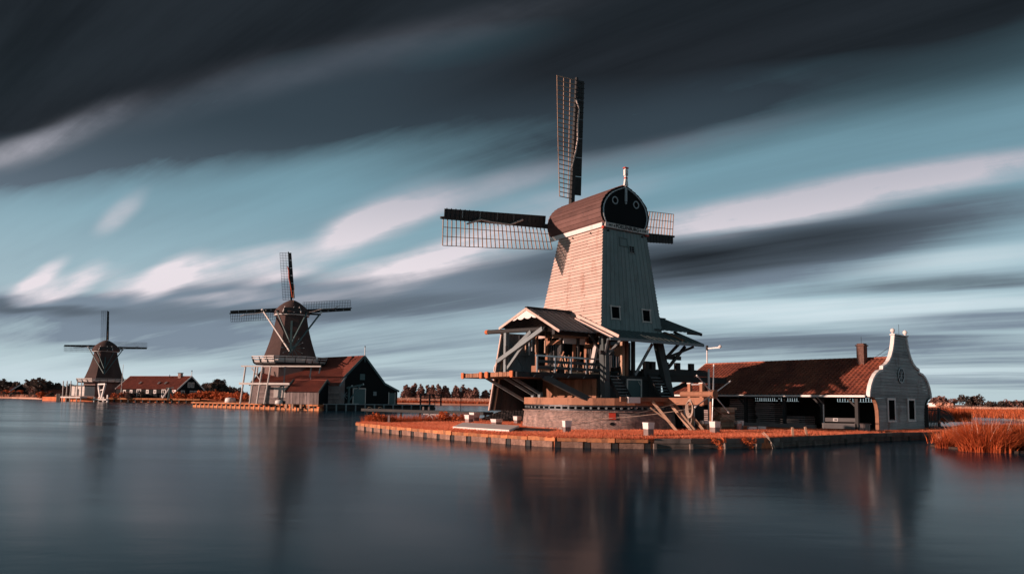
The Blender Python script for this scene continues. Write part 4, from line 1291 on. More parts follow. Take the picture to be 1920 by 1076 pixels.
MB().tube(rl, 0.05, 6).build('top_rail', M['tar'], ff)
rl = [(7.5, -0.16, 0.95), (9.7, -0.16, 0.95), (10.0, -0.16, 0.98), (10.4, -0.16, 0.92), (10.6, -0.16, 0.8)]
MB().tube(rl, 0.05, 6).build('lower_rail', M['tar'], ff)
for x, zt in ((7.55, 2.15), (9.75, 1.9)):
    MB().beam((x, -0.12, 0.0), (x, -0.12, zt), 0.14, 0.14).build('fence_post', M['tar'], ff)
MB().box(7.45, 10.7, -0.3, 0.3, 0.0, 0.60).build('fence_sill', M['tar'], ff)
aw = thing('arched_screen', 'pale curved screen top rising behind the picket fence', 'screen', (BX, BY, 0), BRZ)
pa = [(10.9 - 2.0 * math.cos(s), 1.2, 1.55 + 0.95 * math.sin(s)) for s in np.linspace(0, math.pi / 2, 9)]
pb = [(10.9 - 1.85 * math.cos(s), 1.2, 1.50 + 0.80 * math.sin(s)) for s in np.linspace(0, math.pi / 2, 9)]
MB().strip(pb, pa, (0, 0.1, 0)).build('curved_rim', M['offwhite'], aw)
MB().box(10.82, 10.9, 1.2, 1.3, 0.1, 2.4).build('screen_post', M['offwhite'], aw)

# ================================================================== quays, bollards and small things on the island
def along(pl, step, start=0.0):
    """points and directions every step metres along a polyline"""
    out, d = [], start
    pos = 0.0
    for (x0, y0), (x1, y1) in zip(pl[:-1], pl[1:]):
        L = math.hypot(x1 - x0, y1 - y0)
        while d <= pos + L:
            f = (d - pos) / L
            out.append((x0 + (x1 - x0) * f, y0 + (y1 - y0) * f, math.atan2(y1 - y0, x1 - x0)))
            d += step
        pos += L
    return out
qa = thing('stone_quay', 'stone-faced quay wall with dark piles and mossy timber coping', 'quay', (0, 0, 0))
stp = along(QUAY_A, 1.42, 0.05)
stp = [(x + random.uniform(-.12, .12) * math.cos(a), y + random.uniform(-.12, .12) * math.sin(a), a) for x, y, a in stp]
pile = MB().box(-0.13, 0.13, -0.10, 0.10, -1.0, 0.36).mesh('pile', M['tar'])
for (x, y, a) in stp: link('pile', pile, qa, (x + 0.02 * math.sin(a), y - 0.02 * math.cos(a), random.uniform(-.05, .03)), (random.uniform(-.04, .04), random.uniform(-.05, .05), a + random.uniform(-.12, .12)))
for (x0, y0, a0), (x1, y1, a1) in zip(stp[:-1], stp[1:]):
    a = math.atan2(y1 - y0, x1 - x0)
    L = math.hypot(x1 - x0, y1 - y0)
    MB().box(0.19, L - 0.19, -0.15 + random.uniform(-.02, .02), 0.25, -1.0, 0.27).build('stone_panel', M['quaystone'], qa, loc=(x0, y0, 0), rot=(0, 0, a))
    MB().box(0.01, L - 0.015, -0.20 + random.uniform(-.02, .02), 0.16, 0.275 + random.uniform(-.02, .02), 0.47 + random.uniform(-.03, .025)).build('coping_beam', M['moss'], qa, loc=(x0, y0, 0), rot=(0, 0, a))
qb = thing('timber_quay', 'dark plank quay wall with thin posts bending towards the barn', 'quay', (0, 0, 0))
stp = along(QUAY_B, 1.75, 0.0)
for (x, y, a) in stp:
    MB().beam((0, -0.16, -1.0), (random.uniform(-.03, .03), -0.16, 0.22 + random.uniform(0, .06)), 0.14, 0.14).build('post', M['quayboard'], qb, loc=(x, y, 0), rot=(0, 0, a))
for (x0, y0, a0), (x1, y1, a1) in zip(stp[:-1], stp[1:]):
    a = math.atan2(y1 - y0, x1 - x0)
    L = math.hypot(x1 - x0, y1 - y0)
    for k, (za, zb) in enumerate(((-1.0, 0.06), (0.07, 0.25), (0.26, 0.48))):
        MB().box(0.0, L - 0.012, -0.09 - (0.05 if k == 2 else 0) + random.uniform(-.015, .015), 0.08, za, zb + random.uniform(-.012, .0)).build('plank', M['quayboard'], qb, loc=(x0, y0, 0), rot=(0, 0, a))

def bollard(x, y, hgt, w, label, body='greywood', rz=0.0):
    t_ = thing('bollard', label, 'bollard', (x, y, GZ), rz, 'white-topped wooden bollards')
    MB().box(-w / 2, w / 2, -w / 2, w / 2, 0, hgt * 0.5).build('post', M[body], t_)
    w2 = w * 0.62
    e = w / 2 + 0.015
    MB().add([(-e, -e, hgt * .5), (e, -e, hgt * .5), (e, e, hgt * .5), (-e, e, hgt * .5), (-e * 1.08, -e * 1.08, hgt * .85), (e * 1.08, -e * 1.08, hgt * .85), (e * 1.08, e * 1.08, hgt * .85), (-e * 1.08, e * 1.08, hgt * .85),
              (-w2, -w2, hgt), (w2, -w2, hgt), (w2, w2, hgt), (-w2, w2, hgt)],
             [(3, 2, 1, 0), (0, 1, 5, 4), (1, 2, 6, 5), (2, 3, 7, 6), (3, 0, 4, 7), (4, 5, 9, 8), (5, 6, 10, 9), (6, 7, 11, 10), (7, 4, 8, 11), (8, 9, 10, 11)]).build('white_top', M['white'], t_)
    return t_
bollard(2.96, 37.5, 0.66, 0.32, 'white-topped bollard in front of the brick ring with ropes', rz=20)
bollard(7.03, 36.2, 0.66, 0.36, 'white-topped bollard before the leaning props, nearest the water', rz=30)
bollard(11.4, 39.6, 0.66, 0.36, 'white-topped bollard under the winch spokes', rz=30)
bollard(14.3, 44.4, 0.60, 0.36, 'white-topped bollard at the shaded edge of the barn front', rz=10)
bollard(-3.0, 51.0, 0.60, 0.44, 'front one of the two bollards standing close together', rz=40)
bollard(-2.75, 53.4, 0.72, 0.5, 'taller bollard just behind its twin left of the mill', rz=40)
bollard(-0.97, 47.5, 0.42, 0.5, 'low white bollard behind the pale slab', rz=40)
bollard(0.45, 50.6, 0.55, 0.36, 'bollard in the shade beneath the log platform', rz=40)
tag(MB().prism([(-3.3, 40.2, GZ + 0.006), (-0.1, 36.6, GZ + 0.006), (0.5, 43.0, GZ + 0.006), (-3.2, 47.2, GZ + 0.006)], (0, 0, 0.17)).build('concrete_slab', M['concrete']), 'large pale concrete slab lying on the orange grass', 'slab')
tag(MB().prism([(0.55, 42.5, GZ + 0.005), (0.2, 39.3, GZ + 0.005), (2.0, 37.9, GZ + 0.005), (2.6, 40.4, GZ + 0.005)], (0, 0, 0.08)).build('timber_mat', M['tar']), 'flat dark timber mat beside the pale slab', 'mat')
tag(MB().beam((-8.35, 48.4, 0.4), (-8.35, 48.4, 1.0), 0.13, 0.13).build('stake', M['greywood']), 'lone grey stake at the tip of the stone quay', 'stake')
for (x, y, dx_, lab) in ((14.4, 35.95, 0.05, 'thin upright stake on the timber quay edge'), (15.5, 36.85, 0.12, 'stake with straps on the timber quay edge')):
    tag(MB().beam((x, y + 0.2, 0.3), (x - dx_, y + 0.2, 0.95), 0.10, 0.08).build('stake', M['log']), lab, 'stake')
tag(MB().tube([(12.3, 34.5, 0.75), (12.45, 34.2, 0.5), (12.52, 34.0, 0.1), (12.56, 33.95, -0.2)], 0.022, 6).tube([(12.22, 34.5, 0.7), (12.4, 34.15, 0.46), (12.62, 33.98, 0.1), (12.66, 33.9, -0.2)], 0.018, 6).build('mooring_line', M['rope']), 'pale rope bundle hanging over the timber quay', 'rope')
def hang(p, q, sag, n=12):
    p, q = Vector(p), Vector(q)
    return [p.lerp(q, i / n) - Vector((0, 0, sag * 4 * (i / n) * (1 - i / n))) for i in range(n + 1)]
for p, q, lab in (((3.05, 37.4, 0.85), (9.5, 40.1, 2.1), 'thin rope rising from the bollard before the brick ring to the winch'),
                  ((4.9, 41.5, 1.1), (10.2, 40.0, 1.8), 'lower thin rope running from the brick ring to the winch'),
                  ((11.2, 39.7, 2.0), (14.3, 44.4, 0.9), 'thin rope from the winch down to the shaded bollard')):
    tag(MB().tube(hang(p, q, 0.10), 0.014, 5).build('rope', M['rope']), lab, 'rope')
# behind the winch: ochre panel, cart, timber pile, white pole
op = thing('ochre_panel', 'ochre panel with pale frame standing below the tail beam', 'panel', (11.3, 45.0, GZ), 32)
MB().box(-0.42, 0.42, -0.05, 0.05, 0.25, 1.52).build('panel_board', M['gold'], op)
MB().box(-0.47, -0.40, -0.07, 0.06, 0.2, 1.56).box(0.40, 0.47, -0.07, 0.06, 0.2, 1.56).box(-0.40, 0.40, -0.068, 0.058, 1.50, 1.56).build('frame', M['concrete'], op)
MB().box(-0.4, -0.3, -0.04, 0.04, 0, 0.25).box(0.3, 0.4, -0.04, 0.04, 0, 0.25).build('foot', M['tar'], op)
dk = thing('shed', 'dark low shed wall standing behind the ochre panel', 'shed', (12.0, 46.6, GZ), 32)
MB().box(-1.5, 0.9, -0.1, 1.4, 0, 1.7).build('wall', M['tar'], dk)
MB().prism([(-1.7, -0.3, 1.70), (1.1, -0.3, 1.70), (1.1, 1.6, 2.0), (-1.7, 1.6, 2.0)], (0, 0, 0.08)).build('roof', M['tar'], dk)
cart = thing('hand_cart', 'small two-wheeled cart loaded beside the timber pile', 'cart', (12.15, 43.5, GZ), 25)
MB().box(-0.6, 0.6, -0.3, 0.3, 0.32, 0.42).build('cart_bed', M['log'], cart)
MB().box(-0.5, 0.3, -0.25, 0.25, 0.42, 0.60).build('load', M['concrete'], cart)
for x in (-0.3, 0.45):
    for y in (-0.36, 0.36):
        wq = MB().tube([(x, y - 0.04, 0.2), (x, y + 0.04, 0.2)], 0.20, 14).build('wheel', M['log'], cart)
        MB().tube([(x, y - 0.05, 0.2), (x, y + 0.05, 0.2)], 0.06, 8).build('hub', M['tar'], wq)
MB().beam((0.6, 0, 0.4), (1.3, 0, 0.75), 0.05, 0.05).build('handle', M['log'], cart)
tpile = thing('timber_pile', 'pile of split timber stacked behind the winch wheel', 'timber pile', (13.6, 45.3, GZ), 30)
for k in range(9):
    for j in range(3):
        MB().beam((-0.65 + random.uniform(-.1, .05), -0.3 + 0.3 * j, 0.09 + k * 0.155), (0.6 + random.uniform(-.2, .2), -0.3 + 0.3 * j, 0.09 + k * 0.155), 0.26, 0.14).build('timber', M['log'] if (k + j) % 3 else M['brown'], tpile)
bk = thing('bucket', 'pale bucket on the ground between cart and barn', 'bucket', (14.1, 43.9, GZ))
MB().lathe([(0.16, 0), (0.22, 0.42), (0.20, 0.42), (0.15, 0.02)], 14, caps=False).build('bucket_body', M['steel'], bk)
MB().tube([(0.22 * math.cos(s), 0, 0.42 + 0.16 * math.sin(s)) for s in np.linspace(0, math.pi, 9)], 0.012, 5).build('bucket_handle', M['iron'], bk)
wp = thing('white_pole', 'tall plain white pole behind the winch posts', 'pole', (12.88, 46.0, GZ))
MB().tube([(0, 0, 0.1), (0, 0, 3.87)], 0.085, 10, 0.07).build('shaft', M['white'], wp)
MB().box(-0.16, 0.16, -0.16, 0.16, 0, 0.35).build('foot', M['tar'], wp)
for k, (x, y, lab) in enumerate(((15.0, 44.2, 'pale sack-like block lying left of the barn front posts'), (15.8, 44.8, 'second pale block lying by the barn front'))):
    tag(MB().prism([(x - .25, y - .2, GZ), (x + .25, y - .2, GZ), (x + .2, y + .2, GZ), (x - .2, y + .25, GZ)], (0.03, 0.02, 0.24)).build('stone_block', M['concrete']), lab, 'block')
cr_ = thing('wooden_crate', 'brown wooden crate standing on the saw floor behind the railing', 'crate', (MX + math.cos(rad(34)) * -5.2 - math.sin(rad(34)) * -0.6, MY + math.sin(rad(34)) * -5.2 + math.cos(rad(34)) * -0.6, 3.745), 34)
MB().box(-0.42, 0.42, -0.35, 0.35, 0.0, 0.5).build('crate_body', M['brown'], cr_)
for k in range(3): MB().box(-0.44, 0.44, -0.37, -0.352, 0.03 + k * 0.165, 0.16 + k * 0.165).build('slat', M['brown'], cr_)

# low tiled boat shed roof and dark gangway behind the quay
ls = thing('boat_shed', 'low boat shed with dark tiled roof almost at the water', 'shed', (0, 0, 0))
A_, B_, C_, D_ = Vector((-5.0, 64.0, 1.50)), Vector((-0.6, 60.4, 1.45)), Vector((-2.2, 56.6, 0.52)), Vector((1.6, 53.6, 0.52))
u_ = (D_ - C_).normalized()
v_ = ((A_ - C_) - u_ * (A_ - C_).dot(u_)).normalized()
pantiles('pantiles', C_ - u_ * 0.4, u_, v_, (D_ - C_).length + 0.8, 7.2, M['tiledark'], ls, 0.3, 0.4, 0.06, 0.05)
nn = u_.cross(v_).normalized()
MB().prism([C_ - u_ * .4 - nn * .05, D_ + u_ * .4 - nn * .05, D_ + u_ * .4 + v_ * 7.2 - nn * .05, C_ - u_ * .4 + v_ * 7.2 - nn * .05], -nn * 0.06).build('roof_deck', M['tar'], ls)
for p in (C_, D_, C_ + v_ * 7, D_ + v_ * 7):
    MB().beam((p.x, p.y, -0.8), (p.x, p.y, p.z - 0.1), 0.18, 0.18).build('post', M['tar'], ls)
gw = thing('gangway', 'long dark gangway low over the water behind the quay', 'gangway', (0, 0, 0))
MB().beam((-17.5, 85.2, 0.72), (-2.2, 68.5, 0.78), 1.3, 0.3).build('deck', M['tar'], gw)
for k in range(7):
    p = Vector((-17.3, 85.0, 0)).lerp(Vector((-2.5, 68.8, 0)), k / 6)
    MB().beam((p.x, p.y, -1), (p.x, p.y, 0.62), 0.2, 0.2).build('pile', M['tar'], gw)
for p in ((-9.6, 77.2), (-8.9, 76.4)):
    MB().beam((p[0], p[1], 0.7), (p[0], p[1], 1.25), 0.16, 0.16).build('gangway_post', M['greywood'], gw)
wg = thing('white_trestle', 'small white trestle frame in the reeds under the gangway', 'trestle', (-6.0, 55.6, 0.2))
for k, (a, b2) in enumerate((((-0.9, 0, 0.1), (-0.4, 0, 0.75)), ((-0.4, 0, 0.75), (0.0, 0, 0.2)), ((0.0, 0, 0.7), (0.5, 0, 0.05)), ((0.5, 0, 0.7), (0.8, 0, 0.0)), ((-0.9, 0, 0.75), (0.7, 0, 0.7)))):
    MB().beam(a, b2, 0.10, 0.08).build('trestle_bar', M['white'], wg)

# ================================================================== the two smock mills upriver
def smock_mill(name, label, X, Y, rz, zs, zt, zcap, rb, rt, rcap, hub, R, tailz, phi, thatch_rot, sailmats, cloths, stage_r, gz, lw, bars, wheel):
    t_ = thing(name, label, 'windmill', (X, Y, 0), rz)
    # octagonal thatched body with a flared foot
    prof = []
    for i in range(9):
        f = i / 8
        r = rt + (rb - rt) * ((1 - f) ** 1.55 * 0.75 + (1 - f) * 0.25)
        prof.append((r, zs + (zt - zs) * f))
    body_ = MB().lathe(prof, 8, a0=rad(thatch_rot)).build('thatched_body', M['thatch'], t_)
    MB().lathe([(rt * 1.07, zt - 0.05), (rt * 1.10, zt + 0.12), (rt * 1.04, zt + 0.3)], 24).build('curb_ring', M['white'], t_)
    # cap
    hh = zcap - zt - 0.2
    cp = [(rcap, 0.0), (rcap * 1.03, hh * 0.10), (rcap * 0.93, hh * 0.30), (rcap * 0.74, hh * 0.55), (rcap * 0.47, hh * 0.79), (rcap * 0.20, hh * 0.95), (0.05, hh)]
    cap_ = MB().lathe(cp, 14, (0, 0, zt + 0.2), 1.0, 1.18).build('cap', M['thatch'], t_, True)
    MB().box(-rcap * 0.45, rcap * 0.45, -rcap * 1.16, -rcap * 0.8, zt + 0.15, zt + 0.45 + hh * 0.25).build('cap_rear_boards', M['tar'], cap_)
    for sx in (-0.5, 0.12, 0.5):
        MB().beam((rcap * sx, -rcap * 1.19, zt + 0.3), (rcap * sx * 0.8, -rcap * 1.0, zt + 0.3 + hh * 0.38), 0.14, 0.1).build('cap_trim', M['white'], cap_)
    # tail: cross beam, tail pole, braces
    yb = -0.6
    cw_ = 4.9
    MB().beam((-cw_, yb, hub - 0.9), (cw_, yb, hub - 1.0), 0.26, 0.30).build('cross_beam', M['tar'], t_)
    MB().beam((-2.6, yb - 1.8, zt + 0.55), (2.6, yb - 1.8, zt + 0.55), 0.22, 0.26).build('short_cross_beam', M['tar'], t_)
    tb = Vector((0, -rb - 1.4, tailz))
    MB().beam((0, -1.2, zt + 0.9), tb, 0.34, 0.34).build('tail_pole', M['teal'], t_)
    for sx in (-1, 1):
        MB().beam((sx * cw_ * 0.97, yb, hub - 0.9), tb + Vector((sx * 0.15, 0.12, 0.35)), 0.2, 0.22).build('long_brace', M['teal'] if sx > 0 or not wheel else M['offwhite'], t_)
        MB().beam((sx * 2.5, yb - 1.8, zt + 0.5), tb + Vector((sx * 0.15, 0.7, 1.9)), 0.17, 0.18).build('short_brace', M['teal'], t_)
        MB().lathe([(0.22, 0), (0.26, 0.15), (0.05, 0.35)], 8, (sx * cw_, yb, hub - 0.75)).build('beam_end', M['white'], t_)
    # capstan wheel
    if wheel:
        c = tb + Vector((0.35, -0.25, 0.9))
        wh = MB().tube([c - Vector((0, 0.15, 0)), c + Vector((0, 0.15, 0))], 0.25, 8).build('capstan_wheel', M['teal'], t_)
        for k in range(12):
            a = 2 * math.pi * k / 12
            d = Vector((math.cos(a), 0, math.sin(a)))
            sp = MB().beam(c, c + d * 1.7, 0.08, 0.08).build('spoke', M['teal'], wh)
            MB().beam(c + d * 1.62, c + d * 1.85, 0.1, 0.1).build('spoke_tip', M['offwhite'], sp)
    MB().tube([(0.1, -1.5, zt + 0.8), (0.25, -1.5, zcap + 2.6)], 0.045, 6, 0.03).build('lightning_rod', M['log'], t_)
    # sails
    TLm = rad(8)
    nf = Vector((0, math.cos(TLm), math.sin(TLm)))
    up = Vector((0, -math.sin(TLm), math.cos(TLm)))
    xx = Vector((1, 0, 0))
    hb = Vector((0, rcap + 1.2, hub))
    for k in range(4):
        an = rad(phi) + k * math.pi / 2
        e = up * math.cos(an) - xx * math.sin(an)
        l = -xx * math.cos(an) - up * math.sin(an)
        make_sail(t_, hb, e, l, nf, R, lw, 2.0, bars, 0.55, sailmats, False, cloths.get(k), 3, 14.0, 1.15)
    MB().tube([hb - nf * 3.5, hb + nf * 0.5], 0.33, 10).build('windshaft', M['tar'], t_)
    # stage with railing
    def oct_(r, z): return [(r * math.cos(rad(22.5 + 45 * k)), r * math.sin(rad(22.5 + 45 * k)), z) for k in range(8)]
    stg = MB().lathe([(stage_r, zs - 0.95), (stage_r, zs - 0.70)], 8, a0=rad(22.5)).build('stage', M['tar'], t_)
    MB().lathe([(stage_r + 0.12, zs - 0.69), (stage_r + 0.26, zs - 0.34), (stage_r + 0.20, zs - 0.34), (stage_r + 0.05, zs - 0.69)], 8, a0=rad(22.5), caps=False).build('toe_boards', M['offwhite'], stg)
    for zz, rr in ((zs - 0.05, 0.42), (zs + 0.28, 0.55)):
        o1 = oct_(stage_r + rr, zz)
        for k in range(8):
            MB().beam(o1[k], o1[(k + 1) % 8], 0.10, 0.16).build('rail', M['offwhite'], stg)
    for k in range(8):
        a0, a1 = Vector(oct_(stage_r + 0.2, zs - 0.8)[k]), Vector(oct_(stage_r + 0.2, zs - 0.8)[(k + 1) % 8])
        b0, b1 = Vector(oct_(stage_r + 0.55, zs + 0.3)[k]), Vector(oct_(stage_r + 0.55, zs + 0.3)[(k + 1) % 8])
        for j in range(3):
            MB().beam(a0.lerp(a1, j / 3), b0.lerp(b1, j / 3), 0.10, 0.14).build('rail_post', M['tar'], stg)
    # boarded base under the stage
    MB().lathe([(rb * 0.98, zs - 0.94), (rb * 1.0, gz)], 8, a0=rad(thatch_rot)).build('base_boarding', M['basewood'], t_)
    MB().lathe([(rb * 1.03, zs - 0.30), (rb * 1.03, zs + 0.02)], 8, a0=rad(thatch_rot)).build('foot_board', M['white'], t_)
    return t_


RIV_G = 0.95
sm2 = ('tar', 'tar', 'tar', 'offwhite')
near_mill = smock_mill('smock_mill', 'middle thatched smock mill with white-railed stage above red-roofed sheds', -38.9, 123.5, 17.5, 8.6, 16.3, 19.15, 4.85, 2.75, 3.0, 17.75, 10.55, 9.4, 5.5, 22.5,
                       sm2, {0: None, 1: [(0.42, -0.3), (0.5, 0.1), (0.62, 0.25), (0.78, 0.35), (0.84, 0.6)], 3: [(0.2, -0.5), (0.35, -0.35), (0.5, 0.1), (0.7, 0.1), (0.8, 0.5)]}, 6.2, RIV_G, 1.5, 30, True)
far_mill = smock_mill('smock_mill', 'farthest thatched smock mill at left beside the long black house', -130.5, 226.0, 29.0, 6.7, 15.7, 19.5, 6.1, 3.45, 3.9, 17.6, 11.8, 8.3, 1.6, 22.5,
                      sm2, {1: [(0.42, -0.3), (0.5, 0.1), (0.62, 0.25), (0.78, 0.35)], 3: [(0.3, -0.3), (0.5, 0.1), (0.7, 0.1), (0.8, 0.5)]}, 7.6, 1.2, 1.7, 30, False)
# red furled cloth on the middle mill's upright sail
e0 = Vector((-math.sin(rad(5.5)), -math.sin(rad(8)) * math.cos(rad(5.5)), math.cos(rad(8))))
hb0 = Vector((0, 4.2, 17.75))
MB().tube([hb0 + e0 * r + Vector((o_, -0.35, 0)) for r, o_ in ((2.4, 0.2), (4.5, 0.0), (5.8, -0.2), (7.2, -0.15), (7.9, -0.3))], 0.10, 6).build('red_sailcloth', M['redcloth'], near_mill)
# supporting trestle under the middle mill's stage
rz2 = rad(17.5)
def w2m(x, y, z):
    dx_, dy_ = x + 38.9, y - 123.5
    return (dx_ * math.cos(rz2) + dy_ * math.sin(rz2), -dx_ * math.sin(rz2) + dy_ * math.cos(rz2), z)
tr = MB().beam(w2m(-44.6, 115.6, 4.2), w2m(-35.6, 113.2, 4.2), 0.2, 0.34).build('stage_trestle', M['offwhite'], near_mill)
MB().beam(w2m(-44.4, 115.6, 7.05), w2m(-30.5, 112.6, 7.05), 0.2, 0.22).build('trestle_head', M['offwhite'], tr)
for xa, xb, ya in ((-44.3, -43.7, 115.6), (-42.6, -41.9, 115.1), (-41.3, -40.6, 114.7), (-39.9, -39.1, 114.2)):
    MB().tube([w2m(xa, ya, 0.95), w2m(xb, ya, 7.0)], 0.14, 8).build('trestle_post', M['offwhite'], tr)
for xa, ya in ((-43.6, 120), (-43.1, 123)):
    MB().tube([w2m(xa, ya, 0.95), w2m(xa + 0.3, ya, 7.2)], 0.13, 8).build('trestle_post', M['offwhite'], tr)
for xa, ya, zb in ((-36.8, 113.7, 0.95), (-32.4, 113.2, 5.3), (-30.9, 113.0, 5.9)):
    MB().beam(w2m(xa, ya, zb), w2m(xa + 0.2, ya, 7.0), 0.2, 0.2).build('trestle_post', M['greypaint'], tr)
MB().beam(w2m(-43.6, 118.0, 6.9), w2m(-41.9, 118.0, 4.6), 0.16, 0.16).build('trestle_brace', M['white'], tr)


# ------------------------------------------------------------------ sheds by the middle mill
def gabled(name, label, X, Y, rz, W, L, ze, zr, gz, wallmat, tiles, trim, apex=None, kink=None, ov=0.35, cat='shed', zrear=None, cw=0.33):
    """gable end at local y=0 facing the viewer, ridge runs along +y, x across"""
    t_ = thing(name, label, cat, (X, Y, 0), rz)
    ax = W / 2 if apex is None else apex
    zb = ze if zrear is None else zrear
    wl = MB()
    wl.prism([(0, 0, gz), (W, 0, gz), (W, 0, zb)] + ([(kink[0], 0, kink[1] - 0.1)] if kink else []) + [(ax, 0, zr - 0.12), (0, 0, ze)], (0, L, 0))
    wl = wl.build('wall', M[wallmat], t_)
    rf = subempty('roof', t_)
    sl_ = [(0, Vector((-ov * 0.8, 0, ze - 0.25)), Vector((ax, 0, zr)))]
    eR = Vector((W + ov * 0.8, 0, zb - 0.25 * (0.6 if kink else 1)))
    if kink:
        kk = Vector((kink[0], 0, kink[1]))
        sl_ += [(1, kk, Vector((ax, 0, zr))), (1, eR, kk)]
    else:
        sl_.append((1, eR, Vector((ax, 0, zr))))
    for side, e, r in sl_:
        v = (r - e)
        ln = v.length
        v.normalize()
        pantiles('pantiles', (e.x, -ov * 0.3, e.z + 0.05), (0, 1, 0), v, L + ov * 0.6, ln, M[tiles], rf, cw, 0.42, 0.06, 0.04)
        nrm = Vector((v.z, 0, -v.x)) if side else Vector((-v.z, 0, v.x))
        MB().beam(e + Vector((0, -ov * 0.35, 0.06)), r + Vector((0, -ov * 0.35, 0.06)), 0.10, 0.34).build('barge_board', M[trim], rf)
        MB().beam(e + Vector((0, L + ov * 0.35, 0.06)), r + Vector((0, L + ov * 0.35, 0.06)), 0.10, 0.34).build('barge_board', M[trim], rf)
    ridge_tiles(rf, (ax, -ov * .3, zr + 0.03), (ax, L + ov * .3, zr + 0.03), 0.17, M[tiles], 0.5)
    return t_, wl, rf


big, bw2, brf = gabled('warehouse', 'big black warehouse with steep red roof right of the middle mill', -28.6, 116.0, 50, 12.9, 13.0, 4.3, 9.15, 0.95, 'black', 'tilefar', 'teal', 5.3, cat='warehouse', zrear=3.4, kink=(9.86, 4.55))
# lean-to kink on the far side is a lower eaves line
dr2 = MB().box(3.2, 5.6, -0.10, -0.02, 1.05, 3.6).build('door', M['teal'], big)
MB().box(3.05, 3.2, -0.14, -0.02, 1.0, 3.75).box(5.6, 5.75, -0.14, -0.02, 1.0, 3.75).box(3.2, 5.6, -0.138, -0.022, 3.6, 3.75).build('door_frame', M['offwhite'], dr2)
dr3 = MB().box(10.9, 12.2, -0.10, -0.02, 1.05, 3.0).build('side_door', M['teal'], big)
MB().box(10.78, 10.9, -0.14, -0.02, 1.0, 3.1).box(12.2, 12.32, -0.14, -0.02, 1.0, 3.1).build('door_frame', M['offwhite'], dr3)
wn = MB().box(4.5, 5.5, -0.09, -0.02, 5.15, 6.15).build('shutter', M['teal'], big)
wn2 = MB().box(7.4, 8.1, -0.09, -0.02, 2.5, 3.2).build('small_shutter', M['greypaint'], big)
pz = MB().tube([(5.3, -0.15, 9.1), (5.3, -0.15, 10.75)], 0.07, 8).build('gable_pole', M['white'], big)
MB().beam((5.3, -0.2, 9.1), (5.3, -0.2, 8.2), 0.18, 0.06, (0, 1, 0)).build('gable_drop', M['teal'], big)
MB().lathe([(0.05, 0), (0.12, 0.1), (0.05, 0.25)], 8, (5.3, -0.15, 10.7)).build('pole_ball', M['tar'], pz)
lf = thing('wall_lamp', 'small white globe lamp beside the jib crane on the black warehouse', 'lamp', (-27.3, 116.2, 0), 50)
MB().lathe([(0.02, -0.2), (0.17, -0.1), (0.2, 0), (0.17, 0.1), (0.02, 0.2)], 10, (0.9, -0.5, 4.0)).build('globe', M['white'], lf)
MB().beam((0.9, -0.5, 3.8), (0.9, 0.05, 3.7), 0.05, 0.05).build('bracket', M['teal'], lf)
jc = thing('quay_crane', 'small teal jib crane on the jetty before the warehouse door', 'crane', (-26.6, 115.6, 0.95), 45)
MB().beam((0, 0, 0), (0, 0, 3.0), 0.26, 0.26).build('mast', M['teal'], jc)
MB().beam((-0.4, 0, 2.75), (2.6, 0, 3.35), 0.2, 0.26).build('jib', M['teal'], jc)
MB().beam((0, 0, 0.6), (2.1, 0, 3.15), 0.16, 0.2).build('stay', M['teal'], jc)
MB().lathe([(0.02, -0.1), (0.16, 0.0), (0.02, 0.25)], 8, (2.7, 0, 3.35)).build('jib_tip', M['white'], jc)
MB().box(-0.7, 1.7, -0.4, -0.1, 0.05, 0.2).build('sill', M['white'], jc)
wz = subempty('hand_wheel', jc, (-0.9, 0, 1.5))
for k in range(8):
    a = 2 * math.pi * k / 8
    MB().beam((0, 0, 0), (0.75 * math.cos(a), 0, 0.75 * math.sin(a)), 0.06, 0.06).build('spoke', M['greypaint'], wz)

ms, mw, mrf = gabled('mill_shed', 'wide red-roofed shed built round the foot of the middle mill', -28.0, 115.0, 81, 9.6, 15.6, 4.2, 7.1, 0.95, 'greywood', 'tilefar', 'greypaint', cat='shed')
# boarded front with shutters
for i in range(14):
    zz = 1.0 + i * 0.225
    MB().box(-0.05 - 0.02 * (i % 2), -0.01, 0.05, 14.5, zz, zz + 0.215).build('board', M['greywood'], mw)
for ya, yb, mt in ((9.3, 11.4, 'offwhite'), (6.2, 7.3, 'white')):
    sh = MB().box(-0.14, -0.075, ya, yb, 2.05, 3.7).build('shutter', M[mt], ms)
    MB().box(-0.17, -0.13, ya, yb, 2.0, 2.1).box(-0.17, -0.13, ya, yb, 3.62, 3.72).build('shutter_rail', M['offwhite'], sh)
MB().box(-0.2, -0.06, 8.2, 8.5, 1.0, 4.2).build('dark_post', M['tar'], ms)
fs, fswall, fsr = gabled('front_shed', 'small grey plank shed with red roof standing over the water', -30.5, 111.9, 80, 5.4, 5.6, 3.1, 4.85, 0.98, 'black', 'tilefar', 'teal', cat='shed')
for i in range(19):
    y0 = 5.6 * i / 19
    MB().box(-0.06 - 0.025 * (i % 2), -0.01, y0 + 0.01, y0 + 0.3 - 0.012, 1.0, 3.05).build('plank', M['greywood'], fswall)
MB().tube([(2.7, 2.8, 4.8), (2.7, 2.8, 5.4)], 0.06, 6).build('vent_pipe', M['offwhite'], fsr)
for y0 in (0.2, 1.6, 3.0, 4.4, 5.5):
    MB().box(-0.2, 0.2, y0 - 0.2, y0 + 0.1, 0.3, 0.98).build('footing', M['log'], fs)
bb_ = thing('upturned_tub', 'white upturned tub on the quay between trestle and plank shed', 'tub', (-37.2, 113.6, 0.95))
MB().lathe([(0.75, 0), (0.7, 0.5), (0.5, 0.66), (0.1, 0.7)], 16).build('shell', M['white'], bb_, True)
MB().box(0.4, 2.2, -0.4, 0.4, 0, 0.55).build('dark_half', M['tar'], bb_)

